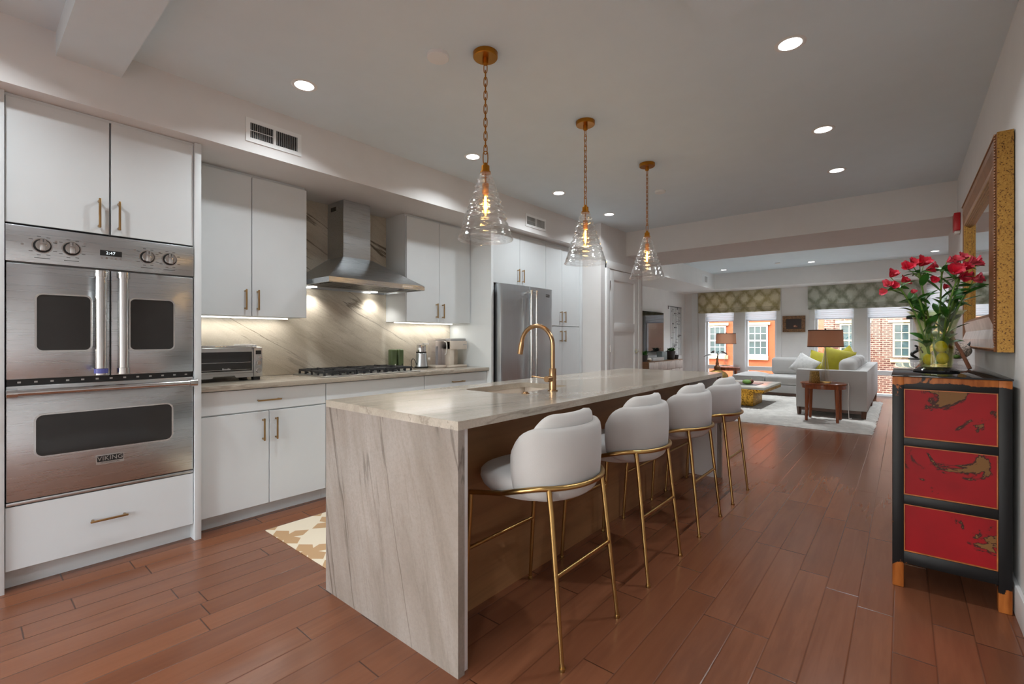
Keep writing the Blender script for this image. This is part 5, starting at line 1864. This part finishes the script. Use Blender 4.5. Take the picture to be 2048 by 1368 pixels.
dup(tl, (-3.215, 11.72, TZ - 0.001), 0.0, 'crystal cone table lamp with taupe drum shade by the left window')
bx = MB().prism([(-0.058, 0.0), (0.058, 0.0), (0.044, 0.165), (-0.044, 0.165)], 'xz', -0.045, 0.045, bev=0.003)
o = bx.build('bronze_box', 'bronze_box')
o.location = (-0.985, 8.005, TZ)
o.rotation_euler = (0, 0, 0.5)
tag(o, 'tapered etched bronze box beside the lamp on the end table', 'ornament')
o = MB().ball((-0.725, 7.95, TZ + 0.029), (0.042, 0.042, 0.0285), 16).build('glass_orb', 'clear')
tag(o, 'small flattened clear glass paperweight on the end table', 'ornament')
o = MB().tube([(-0.605, 8.235, 0.575), (-0.597, 8.235, 0.53), (-0.60, 8.23, 0.40), (-0.605, 8.25, 0.30), (-0.60, 8.30, 0.05), (-0.58, 8.40, 0.046)], 0.004, 6).build('lamp_cord', 'white_plastic')
tag(o, 'thin white lamp cord hanging from the end table beside the sofa arm', 'cord')

# coffee table, gourds, golden vase
cf = T('coffee_table', 'low square coffee table with hammered bronze block base', 'coffee table', (-2.4, 9.35, RZ))
MB().box(-2.98, -1.78, 8.69, 10.10, 0.345, 0.382, bev=0.003).build('tabletop', 'travertine', cf)
MB().box(-2.975, -1.785, 8.695, 10.095, 0.292, 0.3445, bev=0.002).build('apron', 'bronze', cf)
MB().box(-2.74, -2.0, 8.92, 9.60, RZ, 0.2915, bev=0.004).build('pedestal', 'bronze', cf)
CT = 0.383
tr = MB().box(-2.40, -1.98, 9.05, 9.62, CT, CT + 0.009, bev=0.003).build('serving_tray', 'dark_steel')
tag(tr, 'flat dark tray in the middle of the coffee table', 'tray')
gd1 = T('ceramic_gourd', 'green ceramic gourd on the dark coffee table tray', 'ornament', (-2.15, 9.12, CT + 0.009))
MB().ball((-2.15, 9.12, CT + 0.052), (0.075, 0.055, 0.042), 18).build('body', 'stemg', gd1)
MB().tube([(-2.085, 9.12, CT + 0.062), (-2.05, 9.115, CT + 0.085)], [0.012, 0.004], 8).build('stalk', 'brownwood', gd1)
gd2 = T('ceramic_gourd', 'brown ceramic gourd behind the green one on the coffee table tray', 'ornament', (-2.13, 9.32, CT + 0.009))
MB().ball((-2.13, 9.32, CT + 0.050), (0.05, 0.05, 0.040), 18).build('body', 'brownwood', gd2)
MB().tube([(-2.13, 9.32, CT + 0.085), (-2.14, 9.325, CT + 0.115)], [0.006, 0.003], 8).build('stalk', 'stemg', gd2)
gv = T('golden_vase', 'round golden vase with narrow neck and dark leafy branch', 'vase', (-2.62, 9.0, CT))
MB().lathe([(0.0, 0.0005), (0.08, 0.0005), (0.15, 0.04), (0.19, 0.10), (0.185, 0.16), (0.14, 0.215), (0.07, 0.245), (0.055, 0.255), (0.0, 0.255)], (-2.62, 9.0, CT), 40).build('belly', 'bronze_box', gv)
MB().lathe([(0.05, 0.2555), (0.056, 0.27), (0.056, 0.31), (0.034, 0.33), (0.026, 0.345), (0.030, 0.37), (0.022, 0.40), (0.018, 0.43), (0.02, 0.47), (0.0, 0.47)], (-2.62, 9.0, CT), 28).build('neck', 'gilt_brown', gv)
br = MB()
top = Vector((-2.62, 9.0, CT + 0.47))
br.tube([top - Vector((0, 0, 0.02)), top + Vector((0.01, 0, 0.06)), top + Vector((-0.005, 0, 0.11))], [0.012, 0.010, 0.004], 8)
for (a, l_, z_) in ((2.6, 0.20, 0.03), (-0.4, 0.15, 0.07), (0.3, 0.16, 0.09), (3.4, 0.13, 0.08), (1.2, 0.10, 0.10), (-1.7, 0.12, 0.06), (2.2, 0.10, 0.1)):
    d = RV * math.cos(a) + FV * math.sin(a) * 0.6
    e_ = top + Vector((0, 0, z_)) + d * l_ * 0.5
    br.tube([top + Vector((0, 0, z_)), e_ + Vector((0, 0, 0.02))], 0.003, 6)
    leafmesh(br, e_ + Vector((0, 0, 0.02)), d + Vector((0, 0, 0.15)), l_ * 0.75, 0.036, 0.4, random.uniform(-0.6, 0.6))
br.build('branch', 'terra', gv, 80)

# television, console and what stands on it
tv = T('television', 'large flat television mounted on the left living room wall', 'television', (-4.40, 10.0, 1.36))
MB().box(-4.425, -4.38, 9.22, 10.86, 0.905, 1.825, bev=0.004).build('housing', 'black', tv)
MB().box(-4.381, -4.3785, 9.232, 10.848, 0.918, 1.813).build('screen', 'screen', tv)
MB().box(-4.439, -4.425, 9.7, 10.4, 1.1, 1.6).build('wall_mount', 'black', tv)
cs = T('media_console', 'walnut media console with pale drawer fronts under the television', 'console', (-4.23, 10.2, 0))
MB().box(-4.42, -4.065, 9.27, 11.24, 0.30, 0.722, bev=0.003).build('carcass', 'console', cs)
for k in range(4):
    for (z0_, z1_) in ((0.325, 0.515), (0.525, 0.705)):
        ya = 9.285 + k * 0.486
        d = MB().box(-4.064, -4.050, ya, ya + 0.478, z0_, z1_, bev=0.003).build('drawer', 'concrete_tv', cs)
        MB().box(-4.051, -4.035, ya + 0.22, ya + 0.26, z1_ - 0.012, z1_ - 0.004).build('handle', 'chrome', d)
MB().box(-4.40, -4.10, 9.32, 11.19, 0.0, 0.299).build('plinth', 'terra', cs)
CZ = 0.723
def potted(label, x, y, r, h, leafh, n, spread, leafmat='leaf'):
    p = T('potted_plant', label, 'plant', (x, y, CZ))
    MB().lathe([(0.0, 0.0005), (r * 0.72, 0.0005), (r, h), (r * 0.9, h), (r * 0.86, h - 0.01), (0.0, h - 0.01)], (x, y, CZ), 24).build('pot', 'terra', p)
    b = MB()
    for k in range(n):
        a = random.uniform(0, 2 * PI)
        d = Vector((math.cos(a) * spread, math.sin(a) * spread, 1.0))
        leafmesh(b, (x + random.uniform(-r, r) * 0.5, y + random.uniform(-r, r) * 0.5, CZ + h - 0.012), d, leafh * random.uniform(0.6, 1.1), 0.022, 0.1, random.uniform(-1, 1))
    b.build('leaves', leafmat, p, 80)
    return p
potted('small leafy plant in a dark pot at the door end of the console', -4.20, 9.37, 0.075, 0.14, 0.14, 26, 0.5)
potted('spiky green plant in a tall dark pot at the right of the console', -4.20, 10.82, 0.115, 0.20, 0.12, 30, 0.7)
o = MB().lathe([(0.0, 0.0005), (0.06, 0.0005), (0.075, 0.10), (0.07, 0.10), (0.055, 0.01), (0.0, 0.01)], (-4.2, 11.14, CZ), 20).build('small_cup', 'terra')
tag(o, 'small dark cup at the right end of the media console', 'cup')
o = MB().box(-4.33, -4.11, 9.62, 10.22, CZ, CZ + 0.075, bev=0.004).build('media_receiver', 'gray_plastic')
tag(o, 'flat gray receiver box on the media console under the television', 'receiver')
o = MB().ball((-4.16, 9.525, CZ + 0.0405), (0.05, 0.06, 0.04), 14).build('seashell', 'cream_plastic')
tag(o, 'cream seashell on the console between the leafy plant and the receiver', 'seashell')
o = MB().box(-4.31, -4.18, 10.28, 10.56, CZ, CZ + 0.19, bev=0.004).build('speaker_box', 'teal')
tag(o, 'gray speaker box standing between the receiver and the spiky plant', 'speaker')
wa = T('wall_art', 'tall wire wall hanging with short metal bars beside the television', 'wall art', (-4.42, 11.72, 1.4))
b = MB()
b.tube([(-4.42, 11.25, 2.01), (-4.42, 12.12, 2.01)], 0.008, 8)
for y in (11.25, 11.85):
    b.tube([(-4.42, y, 1.94), (-4.42, y, 2.01)], 0.008, 6)
b.build('hanging_rod', 'dark_steel', wa)
b = MB()
for k in range(8):
    y = 11.42 + k * 0.097
    b.tube([(-4.42, y, 0.78), (-4.42, y, 2.005)], 0.0035 if k not in (0, 7) else 0.006, 6)
b.build('wires', 'dark_steel', wa)
for k in range(46):
    y = random.uniform(11.43, 11.98)
    z = random.uniform(0.82, 1.95)
    l_ = random.uniform(0.04, 0.16)
    MB().box(-4.426, -4.414, y, y + l_, z, z + random.choice((0.006, 0.008, 0.02))).build('metal_bar', random.choice(('dark_steel', 'gray_plastic')), wa)

# window dressing
def roman(label, x0_, x1_, mat):
    r = T('roman_shade', label, 'shade', ((x0_ + x1_) / 2, 12.33, 2.38))
    MB().box(x0_, x1_, 12.335, 12.35, 1.945, 2.384, bev=0.002).build('flat_panel', mat, r)
    for k, (z0_, z1_, y0_) in enumerate(((1.905, 1.975, 12.318), (1.875, 1.935, 12.305), (1.855, 1.905, 12.295))):
        b = MB()
        b.ball(((x0_ + x1_) / 2, y0_ + 0.02, (z0_ + z1_) / 2), ((x1_ - x0_) / 2 - 0.002, 0.018, (z1_ - z0_) / 2), 16, power=0.35)
        b.build('fold', mat, r)
    MB().box(x0_, x1_, 12.35, 12.389, 2.35, 2.3845).build('head_rail', 'trimw', r)
    return r
roman('cream and olive patterned roman shade over the left pair of windows', -4.06, -2.19, 'damask_a')
roman('gray green patterned roman shade over the right pair of windows', -1.646, 0.27, 'damask_b')
names = ('in the window behind the far lamp', 'in the second window from the left, left of the picture', 'in the window behind the near lamp', 'in the window behind the red sideboard end', 'in the rightmost window behind the flowers')
for (x0_, x1_), nm in zip(PANES, names):
    b = MB()
    pts = []
    b.box(x0_ + 0.003, x1_ - 0.003, YW + 0.012, YW + 0.034, 1.64, 1.665, bev=0.003)
    P = [[], []]
    for k in range(29):
        z_ = 1.665 + k * 0.0222
        for r_, x_ in zip(P, (x0_ + 0.005, x1_ - 0.005)):
            r_.append(Vector((x_, YW + (0.010 if k % 2 else 0.018), z_)))
    b.grid(P)
    o = b.build('honeycomb_blind', 'blind', None, 20)
    tag(o, 'white honeycomb blind half lowered ' + nm, 'blind', 'honeycomb blinds')
o = T('valance_rail', 'dark horizontal bar with thin pull cord at the right window', 'rail', (0.42, 12.27, 1.62))
MB().box(0.05, 0.80, 12.33, 12.388, 1.60, 1.655, bev=0.004).build('bar', 'black', o)
MB().tube([(0.72, 12.35, 1.60), (0.72, 12.35, 1.22)], 0.005, 6).build('pull_cord', 'black', o)
pc_ = T('framed_picture', 'small dark painting in carved wooden frame between the windows', 'picture', (-1.93, 12.39, 1.55))
px0, px1, pz0, pz1 = -2.152, -1.704, 1.362, 1.736
MB().ring([(px0, pz0), (px1, pz0), (px1, pz1), (px0, pz1)], [(px0 + 0.07, pz0 + 0.07), (px1 - 0.07, pz0 + 0.07), (px1 - 0.07, pz1 - 0.07), (px0 + 0.07, pz1 - 0.07)], 'xz', 12.375, 12.418).build('frame', 'pic_frame', pc_)
def painting():
    m, nt, out = newmat('dark_painting')
    tc = nt.nodes.new('ShaderNodeTexCoord')
    mp = nt.nodes.new('ShaderNodeMapping')
    mp.inputs['Location'].default_value = (-0.2, 0, 0.8)
    mp.inputs['Scale'].default_value = (9, 1, 16)
    nt.links.new(tc.outputs['Object'], mp.inputs['Vector'])
    ln = N(nt, 'ShaderNodeVectorMath', operation='LENGTH')
    nt.links.new(mp.outputs[0], ln.inputs[0])
    n = noise_(nt, tc.outputs['Object'], 18, 4)
    f = math_(nt, 'ADD', ln.outputs['Value'], n)
    c = ramp(nt, f, [(0.55, srgb(214, 170, 140)), (0.85, srgb(110, 50, 24)), (1.0, srgb(40, 22, 18))])
    pbsdf(nt, out, c, 0.4)
    return m
M['painting'] = painting()
MB().box(px0 + 0.068, px1 - 0.068, 12.395, 12.402, pz0 + 0.068, pz1 - 0.068).build('canvas', 'painting', pc_)

# ================================================================== OUTSIDE: HOUSES ACROSS THE STREET
YF = 28.0
st_ = struct(MB().box(-30, 20, 13.2, 45, -4.2, -4.0).build('street', 'asphalt'))
def house(name, label, x0_, x1_, mat):
    h = T(name, label, 'building', ((x0_ + x1_) / 2, YF, -4.0))
    MB().box(x0_, x1_, YF, YF + 6, -4.0, 6.5).build('wall', mat, h)
    return h
def hwin(h, x0_, x1_, z0_, z1_, lint, sill, cols, rows, trim, sash):
    fr_ = 0.07
    w = MB()
    w.ring([(x0_ - fr_, z0_ - fr_), (x1_ + fr_, z0_ - fr_), (x1_ + fr_, z1_ + fr_), (x0_ - fr_, z1_ + fr_)], [(x0_, z0_), (x1_, z0_), (x1_, z1_), (x0_, z1_)], 'xz', YF - 0.07, YF + 0.02)
    w = w.build('window', trim, h)
    MB().box(x0_, x1_, YF - 0.025, YF - 0.018, z0_, z1_).build('panes', 'out_glass', w)
    b = MB()
    for k in range(1, cols):
        x = x0_ + (x1_ - x0_) * k / cols
        b.box(x - 0.014, x + 0.014, YF - 0.045, YF - 0.02, z0_, z1_)
    for k in range(1, rows):
        z = z0_ + (z1_ - z0_) * k / rows
        t_ = 0.035 if k == rows // 2 else 0.014
        b.box(x0_, x1_, YF - 0.045 - (0.012 if k == rows // 2 else 0), YF - 0.02, z - t_, z + t_)
    b.build('muntins', sash, w)
    MB().box(lint[0], lint[1], YF - 0.10, YF + 0.02, lint[2], lint[3], bev=0.01).build('lintel', 'cream_trim', h)
    MB().box(sill[0], sill[1], YF - 0.14, YF + 0.02, sill[2], sill[3], bev=0.01).build('sill', 'cream_trim', h)
h1 = house('brick_house', 'orange brick house across the street seen through the left windows', -16.0, -3.05, 'pale_brick')
hwin(h1, -8.52, -7.74, 0.36, 1.85, (-8.78, -7.53, 1.95, 2.11), (-8.76, -7.55, 0.06, 0.28), 3, 4, 'white_out', 'white_out')
hwin(h1, -6.47, -5.63, 0.36, 1.86, (-6.70, -5.44, 1.95, 2.09), (-6.66, -5.53, 0.06, 0.28), 3, 4, 'white_out', 'white_out')
h2 = house('brick_house', 'red brick house with cream window trim across the street on the right', -3.045, 9.0, 'red_brick')
hwin(h2, -2.32, -1.40, 0.40, 1.86, (-2.57, -1.15, 1.95, 2.10), (-2.50, -1.2, 0.10, 0.26), 3, 4, 'cream_trim', 'cream_trim')
hwin(h2, -0.30, 0.19, 0.42, 1.85, (-0.54, 0.40, 1.96, 2.07), (-0.46, 0.36, 0.12, 0.25), 2, 4, 'cream_trim', 'cream_trim')
MB().box(0.29, 0.38, YF - 0.12, YF - 0.03, -4.0, 6.5).build('downspout', 'white_out', h2)
